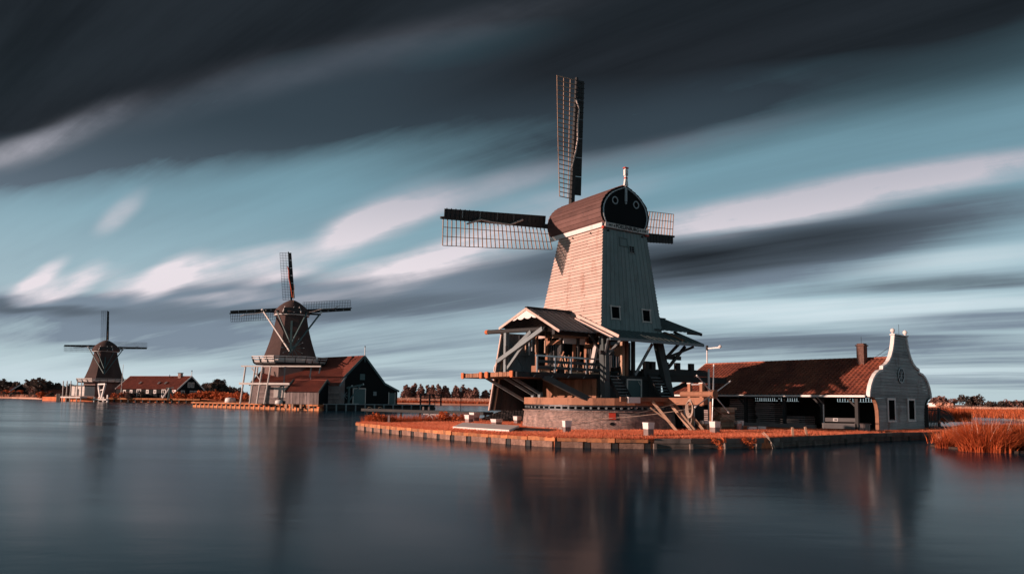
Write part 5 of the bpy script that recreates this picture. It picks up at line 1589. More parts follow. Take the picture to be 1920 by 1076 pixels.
# quay and jetties of the middle mill
qm = thing('long_jetty', 'long low orange-brown jetty with dark piles before the middle mill', 'jetty', (0, 0, 0))
P0, P1 = Vector((-60, 133.4, 0)), Vector((-30.0, 110.9, 0))
dj = (P1 - P0).normalized()
aj = math.atan2(dj.y, dj.x)
nL = 26
for k in range(nL):
    p = P0.lerp(P1, k / nL)
    Ls = (P1 - P0).length / nL
    MB().box(0, Ls - 0.03, -0.35, 0.6, 0.72, 0.97 + random.uniform(-.02, .02)).build('coping_beam', M['moss'], qm, loc=p, rot=(0, 0, aj))
    MB().box(0.32, Ls - 0.02, -0.22, 0.5, -0.6, 0.40 + random.uniform(-.02, .02)).build('waling', M['moss'], qm, loc=p, rot=(0, 0, aj))
    MB().box(0.0, 0.3, -0.2, 0.3, -0.8, 0.71).build('pile', M['tar'], qm, loc=p, rot=(0, 0, aj))
jt = thing('dark_jetty', 'dark shaded jetty on posts before the black warehouse', 'jetty', (0, 0, 0))
J0, J1 = Vector((-29.8, 112.2, 0)), Vector((-12.8, 118.5, 0))
aq = math.atan2(J1.y - J0.y, J1.x - J0.x)
LJ = (J1 - J0).length
for k in range(24):
    MB().box(LJ * k / 24, LJ * (k + 1) / 24 - 0.03, -0.5, 5.0, 0.98, 1.10).build('deck_plank', M['greypaint'], jt, loc=J0, rot=(0, 0, aq))
for k in range(12):
    MB().beam((LJ * (k + .3) / 12, -0.4, -0.8), (LJ * (k + .3) / 12, -0.4, 0.98), 0.2, 0.2).build('pile', M['greypaint'], jt, loc=J0, rot=(0, 0, aq))
MB().box(0, LJ, -0.42, -0.2, 0.35, 0.6).build('waling', M['tar'], jt, loc=J0, rot=(0, 0, aq))
MB().box(0, LJ, 0.4, 0.6, -0.8, 0.97).build('back_board', M['tar'], jt, loc=J0, rot=(0, 0, aq))
for k, lab in ((7.2, 'pale fender ring hanging on the dark jetty, left of the pair'), (8.9, 'pale fender ring hanging on the dark jetty, right of the pair')):
    p = J0 + Vector((math.cos(aq) * k + 0.55 * math.sin(aq), math.sin(aq) * k - 0.55 * math.cos(aq), 0.35))
    tag(MB().tube([p + Vector((0.34 * math.cos(s) * math.cos(aq), 0.34 * math.cos(s) * math.sin(aq), 0.28 * math.sin(s))) for s in np.linspace(0, 2 * math.pi, 15)], 0.07, 6).build('fender_ring', M['log']), lab, 'fender', 'fender rings on the dark jetty')
rfn = thing('rail_fence', 'dark two-rail wooden fence at the right end of the jetty', 'fence', (-15.6, 121.5, 0.9), 20)
for x in (0, 1.6, 3.6): MB().beam((x, 0, 0), (x, 0, 2.0), 0.22, 0.22).build('post', M['tar'], rfn)
for zz in (0.75, 1.25, 1.85): MB().beam((-0.1, -0.02, zz), (3.7, -0.02, zz), 0.08, 0.16).build('rail', M['tar'], rfn)
lp = thing('lamp_post', 'thin street lamp post standing right of the rail fence', 'street lamp', (-9.0, 126.0, 0.5))
MB().tube([(0, 0, -0.6), (0, 0, 2.9)], 0.06, 6).build('post', M['tar'], lp)
MB().lathe([(0.12, 0), (0.26, 0.5), (0.30, 0.55), (0.05, 0.8)], 8, (0, 0, 2.9)).build('lantern', M['white'], lp)
tag(MB().beam((-13.4, 124.0, -0.3), (-13.4, 124.0, 2.4), 0.12, 0.12).build('mooring_pole', M['tar']), 'thin dark pole between rail fence and street lamp', 'pole')

# ------------------------------------------------------------------ house by the farthest mill
hs, hw, hrf = gabled('long_house', 'long black house with red roof and white windows by the farthest mill', -97.3, 206.0, 70, 9.8, 24.0, 4.0, 7.75, 1.2, 'black', 'tilefar', 'white', cat='house', cw=0.36)
def hwin(p, wdt, hgt, side, name='window', mat='white'):
    """side: G gable (y = 0) or L long wall (x = 0)"""
    a, z = p
    if side == 'G': f = lambda u, v, d: (a + u, -d, z + v)
    else: f = lambda u, v, d: (-d, a + u, z + v)
    def bxx(u0, u1, v0, v1, d0, d1):
        p0, p1 = f(u0, v0, d0), f(u1, v1, d1)
        return MB().box(min(p0[0], p1[0]), max(p0[0], p1[0]), min(p0[1], p1[1]), max(p0[1], p1[1]), v0 + z, v1 + z)
    w = bxx(0, wdt, 0, hgt, 0.02, 0.06).build(name, M['glass'], hs)
    fr = MB()
    e = 0.16
    for u0, u1, v0, v1 in ((-e, 0.06, -e, hgt + e), (wdt - 0.06, wdt + e, -e, hgt + e), (0.06, wdt - 0.06, hgt - 0.06, hgt + e), (0.06, wdt - 0.06, -e, 0.06), (wdt / 2 - 0.06, wdt / 2 + 0.06, 0.06, hgt - 0.06), (0.06, wdt / 2 - .06, hgt / 2 - 0.05, hgt / 2 + 0.05)):
        t_ = bxx(u0, u1, v0, v1, 0.03, 0.12)
        fr.add(t_.v, t_.f)
    fr.build('frame', M[mat], w)
for p, w_, h_ in (((1.2, 1.9), 1.1, 1.5), ((4.6, 1.9), 1.0, 1.5), ((6.2, 1.9), 1.0, 1.5), ((8.3, 1.9), 0.9, 1.3), ((3.7, 4.6), 0.75, 1.25), ((5.1, 4.6), 0.75, 1.25)):
    hwin(p, w_, h_, 'G', mat='offwhite')
for a, w_, zz, h_ in ((20.2, 0.8, 2.6, 0.8), (17.6, 0.7, 2.7, 0.7), (14.2, 1.4, 1.6, 2.1), (11.2, 0.7, 2.7, 0.8), (8.3, 0.7, 2.7, 0.8), (4.6, 1.3, 1.7, 2.0)):
    hwin((a, zz), w_, h_, 'L')
d_ = MB().box(-0.1, -0.02, 0.6, 2.1, 1.25, 3.7).build('door', M['white'], hs)
MB().box(-0.13, -0.101, 0.9, 1.5, 1.6, 2.6).build('door_panel', M['tar'], d_)
ch2 = MB().box(4.1, 5.0, 3.4, 4.4, 7.1, 8.7).build('chimney', M['brick'], hrf)
MB().box(4.0, 5.1, 3.3, 4.5, 8.7, 8.85).build('chimney_cap', M['tar'], ch2)
pz2 = MB().tube([(4.8, -0.15, 7.7), (4.8, -0.15, 9.2)], 0.09, 8).build('gable_pole', M['white'], hrf)
MB().tube([(4.8, -0.15, 9.2), (4.8, -0.15, 9.6)], 0.13, 8).build('pole_head', M['tar'], pz2)
for a in (6.5, 9.2, 16.5):
    MB().beam((1.6 - .3, a, 5.6 - .15), (2.4 - .3, a, 6.25 - .15), 0.7, 0.08).build('skylight', M['steel'], hrf)
MB().tube([(4.0, 7.5, 7.4), (4.0, 7.5, 8.3)], 0.1, 6).build('vent_pipe', M['tar'], hrf)
fp_ = thing('flagpole', 'tall thin white flagpole before the long black house', 'flagpole', (-112.5, 203.5, 1.2))
MB().tube([(0, 0, 0), (0.25, 0, 9.6)], 0.13, 7, 0.05).build('pole', M['offwhite'], fp_)
# white trestle and hoist on the water in front of the farthest mill
fh = thing('slipway_hoist', 'white wooden hoist frame at the water before the farthest mill', 'hoist', (-117.9, 203.0, 0), -25)
MB().beam((-1.7, 0, 5.0), (1.8, 0, 5.1), 0.5, 0.4).build('head_beam', M['white'], fh)
MB().beam((-1.4, 0, 4.8), (-0.2, 0, 0.9), 0.45, 0.4).build('leg', M['white'], fh)
MB().beam((1.5, 0, 4.9), (0.3, 0, 0.9), 0.45, 0.4).build('leg', M['white'], fh)
MB().beam((-0.9, 0.1, 3.2), (1.0, 0.1, 3.6), 0.3, 0.25).build('cross_bar', M['white'], fh)
MB().box(-3.2, 3.0, -0.5, 0.5, 0.45, 0.85).build('sill', M['offwhite'], fh)
for x in (-2.8, -0.8, 1.2, 2.9): MB().beam((x, 0, -0.8), (x, 0, 1.4 if x < 2 else 2.0), 0.34, 0.34).build('pile', M['white'], fh)
fd = thing('loading_dock', 'white boarded dock house with posts under the farthest mill stage', 'dock', (-127.5, 205.5, 0), -28)
MB().box(-1.2, 5.4, 0.0, 3.0, 1.6, 4.4).build('wall', M['offwhite'], fd)
for k in range(9): MB().box(-1.25, 5.45, -0.06, -0.01, 1.62 + k * 0.31, 1.90 + k * 0.31).build('board', M['offwhite'], fd)
MB().box(1.9, 2.9, -0.1, -0.062, 1.7, 3.6).build('doorway', M['tar'], fd)
MB().box(-1.5, 5.7, -0.2, 3.2, 4.4, 4.7).build('roof', M['tar'], fd)
MB().box(-3.4, 6.2, -1.6, 0.4, 1.0, 1.4).build('deck', M['offwhite'], fd)
for x in (-3.6, -1.7, 0.2, 3.4, 5.4):
    MB().tube([(x, -0.9, -0.8), (x, -0.9, 5.9)], 0.14, 8).build('post', M['offwhite'], fd)
for x in (-5.6, -4.9, -4.2):
    MB().beam((x, -1.2, -0.8), (x, -1.2, 2.2), 0.4, 0.4).build('fender_pile', M['tar'], fd)
fj = thing('far_jetty', 'low brown jetty along the shore before the long black house', 'jetty', (0, 0, 0))
F0, F1 = Vector((-118.5, 203.2, 0)), Vector((-88, 200.2, 0))
af = math.atan2(F1.y - F0.y, F1.x - F0.x)
for k in range(14):
    Ls = (F1 - F0).length / 14
    MB().box(0, Ls - 0.1, -0.3, 0.5, 0.75, 1.22).build('coping_beam', M['moss'], fj, loc=F0.lerp(F1, k / 14), rot=(0, 0, af))
    MB().box(0, 0.4, -0.2, 0.3, -0.5, 0.74).build('pile', M['tar'], fj, loc=F0.lerp(F1, k / 14), rot=(0, 0, af))
ws = thing('tripod_frame', 'dark and white tripod frame on the shore before the long black house', 'frame', (-97.6, 201.2, 0.8))
MB().beam((-2.0, 0, 0), (0.1, 0, 3.4), 0.3, 0.3).build('white_leg', M['white'], ws)
MB().beam((1.6, 0.3, 0), (0.2, 0, 3.4), 0.3, 0.3).build('leg', M['teal'], ws)
MB().beam((0.2, -0.8, 0), (0.15, 0, 3.3), 0.3, 0.3).build('leg', M['teal'], ws)
MB().beam((-0.8, 0, 3.3), (1.4, 0, 3.5), 0.2, 0.2).build('top_bar', M['teal'], ws)

# ================================================================== vegetation
def blade_mesh(name, pts, hgt, wid, lean, mat, seg=1, az_bias=None, shade=None):
    """many grass or reed blades in one mesh; pts (N,3)"""
    N = len(pts)
    pts = np.asarray(pts, float)
    h = np.broadcast_to(np.asarray(hgt, float), (N,))
    w = np.broadcast_to(np.asarray(wid, float), (N,))
    az = RNG.uniform(0, 2 * np.pi, N)
    la = RNG.uniform(0, 2 * np.pi, N) if az_bias is None else az_bias + RNG.normal(0, 0.6, N)
    ln = np.abs(RNG.normal(0, 1, N)) * lean * h
    sd_ = np.stack([np.cos(az), np.sin(az), np.zeros(N)], 1)
    ld = np.stack([np.cos(la), np.sin(la), np.zeros(N)], 1)
    rows, sh = [], []
    for k in range(seg + 1):
        f = k / seg
        c = pts + ld * (ln * f ** 1.8)[:, None] + np.array([0, 0, 1.0]) * (h * f * (1 - 0.12 * f * np.minimum(ln / np.maximum(h, 1e-3), 2)))[:, None]
        ww = (w * (1 - f) ** 0.7 * 0.5)[:, None]
        if k == seg:
            rows.append(c)
        else:
            rows += [c - sd_ * ww, c + sd_ * ww]
    V = len(rows)
    co = np.stack(rows, 1).reshape(-1, 3)
    base = np.arange(N)[:, None] * V
    tris = []
    for k in range(seg):
        a, b2 = 2 * k, 2 * k + 1
        if k == seg - 1:
            tris.append(base + np.array([[a, b2, V - 1]]))
        else:
            tris.append(base + np.array([[a, b2, a + 3]]))
            tris.append(base + np.array([[a, a + 3, a + 2]]))
    tris = np.concatenate(tris)
    s = RNG.uniform(0, 1, N) if shade is None else shade
    return np_mesh(name, co, tris, mat, np.repeat(s, V))


def inside(poly, x, y):
    poly = np.array(poly)
    r = np.zeros(len(x), bool)
    j = len(poly) - 1
    for i in range(len(poly)):
        xi, yi = poly[i]
        xj, yj = poly[j]
        c = ((yi > y) != (yj > y)) & (x < (xj - xi) * (y - yi) / (yj - yi + 1e-12) + xi)
        r ^= c
        j = i
    return r


def barn_local(x, y):
    a = rad(BRZ)
    dx_, dy_ = x - BX, y - BY
    return dx_ * math.cos(a) + dy_ * math.sin(a), -dx_ * math.sin(a) + dy_ * math.cos(a)


# mown orange grass of the island
x = RNG.uniform(-11, 30, 260000)
y = RNG.uniform(32, 62, 260000)
ok = inside(ISLAND, x, y)
ok &= (x - MX) ** 2 + (y - MY) ** 2 > 5.05 ** 2
lx, ly = barn_local(x, y)
ok &= ~((lx > -2.0) & (lx < 8.8) & (ly > -0.1) & (ly < 15.9))
ok &= ~inside([(-3.3, 40.2), (-0.1, 36.6), (0.5, 43.0), (-3.2, 47.2)], x, y)
ok &= ~inside([(0.55, 42.5), (0.2, 39.3), (2.0, 37.9), (2.6, 40.4)], x, y)
x, y = x[ok], y[ok]
k = RNG.uniform(0, 1, len(x)) < np.clip(1.3 - (y - 34) / 30, 0.15, 1)
x, y = x[k], y[k]
worn = np.sin(x * 0.55 + 2 * np.sin(y * 0.31)) + np.sin(y * 0.8 - x * 0.35 + 1.0) + RNG.normal(0, 0.35, len(x))
x, y = x[worn < 1.15], y[worn < 1.15]
patch = 0.5 + 0.5 * np.sin(x * 0.9 + 1.3 * np.sin(y * 0.7)) * np.sin(y * 1.1 + x * 0.3)
hh = RNG.uniform(0.05, 0.15, len(x)) * (0.7 + 0.7 * patch)
link('grass', blade_mesh('grass', np.stack([x, y, np.full(len(x), GZ)], 1), hh, 0.035, 0.5, M['grass'], 1, shade=np.clip(RNG.uniform(0, 1, len(x)) * 0.6 + 0.4 * patch, 0, 1)), None, kind='stuff', label='short orange grass covering the mill island')

# taller weeds along the quay edges and by the foot of walls
def edge_pts(pl, n, off, spread):
    st = along(pl, 0.05)
    idx = RNG.integers(0, len(st), n)
    P = np.array(st)[idx]
    d = off + np.abs(RNG.normal(0, spread, n))
    return np.stack([P[:, 0] - np.sin(P[:, 2]) * d, P[:, 1] + np.cos(P[:, 2]) * d, np.full(n, GZ)], 1)
pts = edge_pts(QUAY_A, 9000, 0.12, 0.35)
link('edge_grass', blade_mesh('edge_grass', pts, RNG.uniform(0.06, 0.2, len(pts)), 0.03, 0.5, M['grass'], 1), None, kind='stuff', label='ragged orange grass along the stone quay coping')
pts = edge_pts(QUAY_A, 7000, -0.22, 0.12)
pts[:, 2] = 0.44
link('edge_grass', blade_mesh('edge_grass', pts, RNG.uniform(0.04, 0.14, len(pts)), 0.028, 0.9, M['grass'], 1), None, kind='stuff', label='tufts of orange grass creeping over the stone quay coping')
pts = edge_pts(QUAY_B[:4], 4500, 0.1, 0.3)
link('edge_grass', blade_mesh('edge_grass', pts, RNG.uniform(0.06, 0.2, len(pts)), 0.03, 0.5, M['grass'], 1), None, kind='stuff', label='ragged orange grass along the timber quay')


def leaf_cloud(name, centres, radii, n, size, mat, parent=None, flat=1.0, shade_dir=True, **kw):
    """leaf-sized faces spread through lobes"""
    centres = np.asarray(centres, float)
    radii = np.asarray(radii, float)
    pr = radii ** 2
    idx = RNG.choice(len(centres), n, p=pr / pr.sum())
    d = RNG.normal(0, 1, (n, 3))
    d /= np.linalg.norm(d, axis=1)[:, None]
    r = radii[idx] * RNG.uniform(0.35, 1.08, n) ** 0.6
    c = centres[idx] + d * r[:, None] * np.array([1, 1, flat])
    a = RNG.normal(0, 1, (n, 3))
    a /= np.linalg.norm(a, axis=1)[:, None]
    b_ = np.cross(a, RNG.normal(0, 1, (n, 3)))
    b_ /= np.linalg.norm(b_, axis=1)[:, None]
    s = size * RNG.uniform(0.6, 1.3, n)
    co = np.stack([c - a * s[:, None] - b_ * s[:, None] * 0.6, c + a * s[:, None] - b_ * s[:, None] * 0.5, c + a * s[:, None] * 0.8 + b_ * s[:, None] * 0.6, c - a * s[:, None] * 0.7 + b_ * s[:, None] * 0.7], 1).reshape(-1, 3)
    q_ = np.arange(n)[:, None] * 4 + np.array([[0, 1, 2, 3]])
    sh = np.clip(RNG.uniform(0, 1, len(centres))[idx] * 0.5 + RNG.uniform(0, 0.5, n), 0, 1)
    return link(name, np_mesh(name, co, q_, mat, np.repeat(sh, 4)), parent, **kw)


def tree(name, label, X, Y, Z, H, Wd, mat, shape='round', n=700, group='trees on the far shore', bare=False):
    t_ = thing(name, label, 'tree', (X, Y, Z), 0, group)
    tr_ = MB()
    th = H * (0.35 if shape == 'round' else 0.8 if shape == 'tall' else 0.4)
    tr_.tube([(0, 0, -0.3), (random.uniform(-.1, .1) * Wd * .2, 0, th * 0.5), (random.uniform(-.1, .1) * Wd * .3, 0, th)], 0.035 * H, 6, 0.015 * H)
    for k in range(5 if shape != 'tall' else 0):
        a = random.uniform(0, 6.28)
        tr_.tube([(0, 0, th * random.uniform(.5, .95)), (math.cos(a) * Wd * .22, math.sin(a) * Wd * .22, th + H * 0.15), (math.cos(a) * Wd * .33, math.sin(a) * Wd * .33, th + H * random.uniform(.2, .4))], 0.016 * H, 5, 0.006 * H)
    tr_.build('trunk', M['bark'], t_)
    cs, rs = [], []
    if shape == 'round':
        for k in range(12):
            a, u = random.uniform(0, 6.28), random.uniform(0.0, 1.0)
            rr = Wd * 0.5 * math.sqrt(1 - (u - 0.35) ** 2 * 1.6) * random.uniform(0.3, 0.75)
            cs.append((math.cos(a) * rr, math.sin(a) * rr, H * (0.32 + 0.52 * u)))
            rs.append(Wd * random.uniform(0.14, 0.25))
    elif shape == 'tall':
        for k in range(10):
            u = k / 9
            a = random.uniform(0, 6.28)
            ww = Wd * (0.5 * (1 - u) ** 0.6 + 0.08)
            cs.append((math.cos(a) * ww * 0.5, math.sin(a) * ww * 0.5, H * (0.1 + 0.83 * u)))
            rs.append(max(ww * 0.8, 0.35))
    else:
        for k in range(9):
            a = random.uniform(0, 6.28)
            cs.append((math.cos(a) * Wd * random.uniform(.1, .42), math.sin(a) * Wd * random.uniform(.1, .42), H * random.uniform(0.12, 0.75)))
            rs.append(Wd * random.uniform(0.10, 0.2))
    leaf_cloud('crown', cs, rs, n, Wd * (0.058 if shape != 'tall' else 0.085), M[mat], t_, 1.0 if shape != 'tall' else 1.25)
    return t_


def shrub(name, label, X, Y, Z, W_, H, mat, n=420, group=None, cat='shrub'):
    t_ = thing(name, label, cat, (X, Y, Z), 0, group)
    cs = [(random.uniform(-.5, .5) * W_, random.uniform(-.25, .25) * W_, H * random.uniform(0.25, 0.62)) for k in range(9)]
    leaf_cloud('foliage', cs, [H * random.uniform(.25, .42) for k in cs], n, 0.09 * H, M[mat], t_)
    st_ = MB()
    for k in range(4): st_.tube([(random.uniform(-.2, .2) * W_, 0, -0.1), (random.uniform(-.4, .4) * W_, random.uniform(-.2, .2), H * .5)], 0.02 * H, 4, 0.01 * H)
    st_.build('stems', M['bark'], t_)
    return t_


# reeds: the big tussocks at the right are single plants
def tussock(label, X, Y, R_, H, n, mat='reed', pale=True):
    t_ = thing('reed_tussock', label, 'reeds', (X, Y, 0.0), 0, 'orange reed tussocks at the water')
    a = RNG.uniform(0, 2 * np.pi, n)
    r = np.sqrt(RNG.uniform(0, 1, n)) * R_
    p = np.stack([np.cos(a) * r, np.sin(a) * r * 0.8, np.full(n, -0.05)], 1)
    h = H * RNG.uniform(0.45, 1.05, n) * (1 - 0.35 * (r / R_) ** 2)
    # shoots stand in bunches: each bunch has its own lean and tint
    kb = max(14, n // 130)
    ca, cr = RNG.uniform(0, 2 * np.pi, kb), np.sqrt(RNG.uniform(0, 1, kb)) * R_
    bi = RNG.integers(0, kb, n)
    p = np.stack([np.cos(ca[bi]) * cr[bi] + RNG.normal(0, 0.11, n), np.sin(ca[bi]) * cr[bi] * 0.8 + RNG.normal(0, 0.11, n), np.full(n, -0.05)], 1)
    h = H * RNG.uniform(0.5, 1.05, n) * (1 - 0.45 * (cr[bi] / R_) ** 2) * RNG.uniform(0.75, 1.1, kb)[bi]
    tint = np.clip(RNG.uniform(0, 1, kb)[bi] * 0.6 + RNG.uniform(0, 0.5, n), 0, 1)
    link('blades', blade_mesh('blades', p, h, 0.036, 0.5, M[mat], 3, az_bias=ca[bi], shade=tint), t_)
    k = n // 90
    a = RNG.uniform(0, 2 * np.pi, k)
    r = np.sqrt(RNG.uniform(0, 1, k)) * R_
    p = np.stack([np.cos(a) * r, np.sin(a) * r * 0.8, np.full(k, -0.05)], 1)
    link('pale_stalks', blade_mesh('pale_stalks', p, H * RNG.uniform(0.6, 1.15, k), 0.03, 0.3, M['reedpale'], 3, az_bias=a), t_)
    return t_
tussock('broad bushy reed tussock leaning over the water, largest at the right', 22.5, 33.6, 0.95, 1.75, 9500)
tussock('reed tussock between the broad one and the fan fence', 23.4, 36.6, 0.75, 1.4, 4600)
tussock('small low reed tussock at the foot of the fan fence', 22.15, 36.0, 0.42, 1.0, 2000)
tussock('reed tussock cut by the right edge of the picture', 24.6, 33.7, 0.7, 1.7, 3800)
tussock('reed tussock behind the broad one, higher up the bank', 25.4, 37.6, 1.3, 0.85, 4200)
tussock('reed tussock under the end of the fan fence', 26.6, 41.6, 1.4, 1.0, 4200)
poly = [(22.5, 38.5), (27.5, 36.2), (40, 38.5), (60, 44), (54, 74), (45, 70), (37, 59.5), (32, 49.5), (27, 43.6)]
x, y = RNG.uniform(21, 62, 60000), RNG.uniform(34, 77, 60000)
k = inside(poly, x, y)
x, y = x[k], y[k]
pt = 0.5 + 0.5 * np.sin(x * 0.6 + np.sin(y * 0.4) * 2) * np.sin(y * 0.5)
link('reed_bed', blade_mesh('reed_bed', np.stack([x, y, np.full(len(x), 0.08)], 1), RNG.uniform(0.35, 0.7, len(x)) * (0.5 + 0.8 * pt) * np.clip(1.25 - (y - 40) / 40, 0.4, 1), 0.045, 0.4, M['reed'], 2), None, kind='stuff', label='rust-orange reeds filling the bank beyond the tussocks')
# reeds behind the quay tip
bl = [(-10.0, 48.7), (-8.6, 52.2), (-6.0, 56.0), (-3.4, 60.0)]
pts = edge_pts(bl[::-1], 5000, -0.5, 0.7)
pts[:, 2] = 0.15
link('reed_bed', blade_mesh('reed_bed', pts, RNG.uniform(0.35, 0.95, len(pts)), 0.03, 0.35, M['reed'], 2), None, kind='stuff', label='orange reeds fringing the back of the stone quay')
for k, (x, y, w_, h_, lab) in enumerate(((-9.6, 49.6, 0.9, 0.9, 'dry rusty weed clump at the very tip of the quay'), (-8.7, 50.4, 0.9, 0.7, 'rusty weed clump just behind the quay tip'), (-4.9, 55.2, 1.3, 0.9, 'reddish weed clump by the white trestle'))):
    shrub('weed_clump', lab, x, y, 0.35, w_, h_, 'leaforange', 300, 'weed clumps behind the quay', 'weeds')
for k, (x, y, lab) in enumerate(((9.6, 33.0, 'orange creeper tuft hanging over the timber quay, left of the two'), (11.2, 33.55, 'orange creeper tuft hanging over the timber quay, right of the two'))):
    t_ = thing('creeper_tuft', lab, 'plant', (x, y, 0.2), 0, 'creeper tufts on the timber quay')
    leaf_cloud('leaves', [(0, -0.2, 0.1), (0.25, -0.15, 0.2), (-0.2, -0.15, 0.22), (0.1, -0.2, -0.1)], [0.16, 0.14, 0.14, 0.14], 260, 0.035, M['leaforange'], t_)

# tall reeds along the far meadows
def strip_reeds(label, p, q, n, depth_, h0, h1, mat, w=0.22):
    f = RNG.uniform(0, 1, n)
    d = RNG.uniform(0, depth_, n)
    x = p[0] + (q[0] - p[0]) * f
    y = p[1] + (q[1] - p[1]) * f + d
    link('reed_bed', blade_mesh('reed_bed', np.stack([x, y, np.full(n, 0.4)], 1), RNG.uniform(h0, h1, n), w, 0.2, M[mat], 1), None, kind='stuff', label=label)
strip_reeds('rust reed fringe along the middle far shore', (-112, 237.5), (62, 227), 16000, 5, 0.5, 1.3, 'reed')
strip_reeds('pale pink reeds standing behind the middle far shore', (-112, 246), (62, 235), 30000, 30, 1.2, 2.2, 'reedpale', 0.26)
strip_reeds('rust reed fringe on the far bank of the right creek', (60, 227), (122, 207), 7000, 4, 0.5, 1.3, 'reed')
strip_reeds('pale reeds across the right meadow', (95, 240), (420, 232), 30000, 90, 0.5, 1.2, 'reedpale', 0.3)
strip_reeds('rust reeds between creek and right meadow', (121, 207), (250, 210), 9000, 22, 0.2, 0.8, 'reed', 0.25)
strip_reeds('rust grass on the near right creek bank', (66, 84), (130, 70), 9000, 26, 0.3, 0.8, 'reed', 0.12)
strip_reeds('rust grass on the inner right creek bank', (84, 120), (140, 120), 9000, 60, 0.3, 0.9, 'reed', 0.15)
strip_reeds('tall rust reeds behind the fan fence', (41, 70), (49, 75), 5000, 5, 0.9, 1.6, 'reed', 0.09)
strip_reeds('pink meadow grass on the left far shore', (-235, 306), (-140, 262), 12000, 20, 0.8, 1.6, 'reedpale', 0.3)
shrub('reed_island', 'pale round reed clump standing in the right creek', 121.5, 196.0, 0.2, 5.5, 3.0, 'reedpale', 900, None, 'reeds')

# trees: poplars in the middle distance
pxs = [(-68, 300, 5.0), (-63, 302, 4.8), (-52.5, 298, 5.2), (-44.5, 300, 8.8), (-41.6, 303, 9.6), (-38.6, 300, 9.0), (-36.0, 304, 8.8), (-33.4, 300, 8.6), (-30.8, 298, 9.4), (-28.3, 300, 8.6), (-23.5, 300, 8.6), (-20.9, 304, 9.2), (-18.2, 300, 7.2), (-15.8, 298, 7.6), (-11.0, 300, 6.4), (-8.4, 306, 6.6),
       (-5.6, 300, 8.6), (-3.2, 303, 9.0), (-0.8, 300, 8.4), (1.6, 304, 8.8), (4.0, 300, 8.0), (7.0, 303, 7.6)]
pnames = ['at the left end of the row', 'second from the left end of the row', 'standing alone left of the dense group', 'first of the dense left group', 'tallest of the dense left group', 'third of the dense left group', 'fourth of the dense left group', 'fifth of the dense left group',
          'last but one of the dense left group', 'last of the dense left group', 'first after the wide gap', 'second after the wide gap', 'third after the wide gap', 'fourth after the wide gap', 'short one in the right-hand gap', 'second short one in the right-hand gap',
          'first left of the mill wall', 'second left of the mill wall', 'third left of the mill wall', 'fourth left of the mill wall', 'beside the mill wall edge', 'just behind the mill wall edge']
for (x, y, h_), pn in zip(pxs, pnames):
    tree('poplar', 'rust-brown poplar on the far meadow, ' + pn, x, y, 0.5, h_ * 0.86, random.uniform(3.6, 5.0), 'leafrust', 'tall', 1300, 'poplars on the far meadow')
# right-hand far trees
for k, (px_, yy, h_, w_, mat, lab) in enumerate(((1757, 330, 5.6, 8, 'leafrust', 'broad rusty tree right behind the arched screen'), (1766, 340, 4.6, 5, 'leafdark', 'dark tree between rusty tree and white farmhouse'), (1781, 345, 5.0, 4.6, 'leafrust', 'round tree just right of the white farmhouse'),
                                            (1803, 380, 6.6, 8, 'leafdark', 'left tree of the dark clump on the right horizon'), (1816, 382, 6.2, 7, 'leafrust', 'middle tree of the dark clump on the right horizon'), (1829, 380, 6.8, 8, 'leafdark', 'right tree of the dark clump on the right horizon'),
                                            (1853, 460, 3.4, 8, 'leafdark', 'low dark tree right of the clump on the right horizon'), (1868, 460, 3.2, 8, 'leafdark', 'second low dark tree on the right horizon'), (1881, 460, 4.4, 8, 'leafrust', 'small rusty tree on the right horizon'), (1890, 460, 4.4, 6, 'leafdark', 'narrow dark tree near the right edge of the horizon'),
                                            (1901, 460, 4.4, 7, 'leafrust', 'last but one tree on the right horizon'), (1914, 460, 4.2, 8, 'leafdark', 'last tree on the right horizon'))):
    tree('tree', lab, (px_ - 960) / 1320 * yy * 1.005, yy, 0.5, h_, w_, mat, 'round', 500, 'trees on the right horizon')
fh2 = thing('farmhouse', 'tiny white farmhouse between trees on the right horizon', 'house', (206, 338, 0.5), 20)
MB().box(-2.5, 2.5, 0, 5, 0, 2.4).build('wall', M['white'], fh2)
MB().prism([(-2.9, -0.3, 2.4), (2.9, -0.3, 2.4), (0, -0.3, 4.4)], (0, 5.6, 0)).build('roof', M['tar'], fh2)
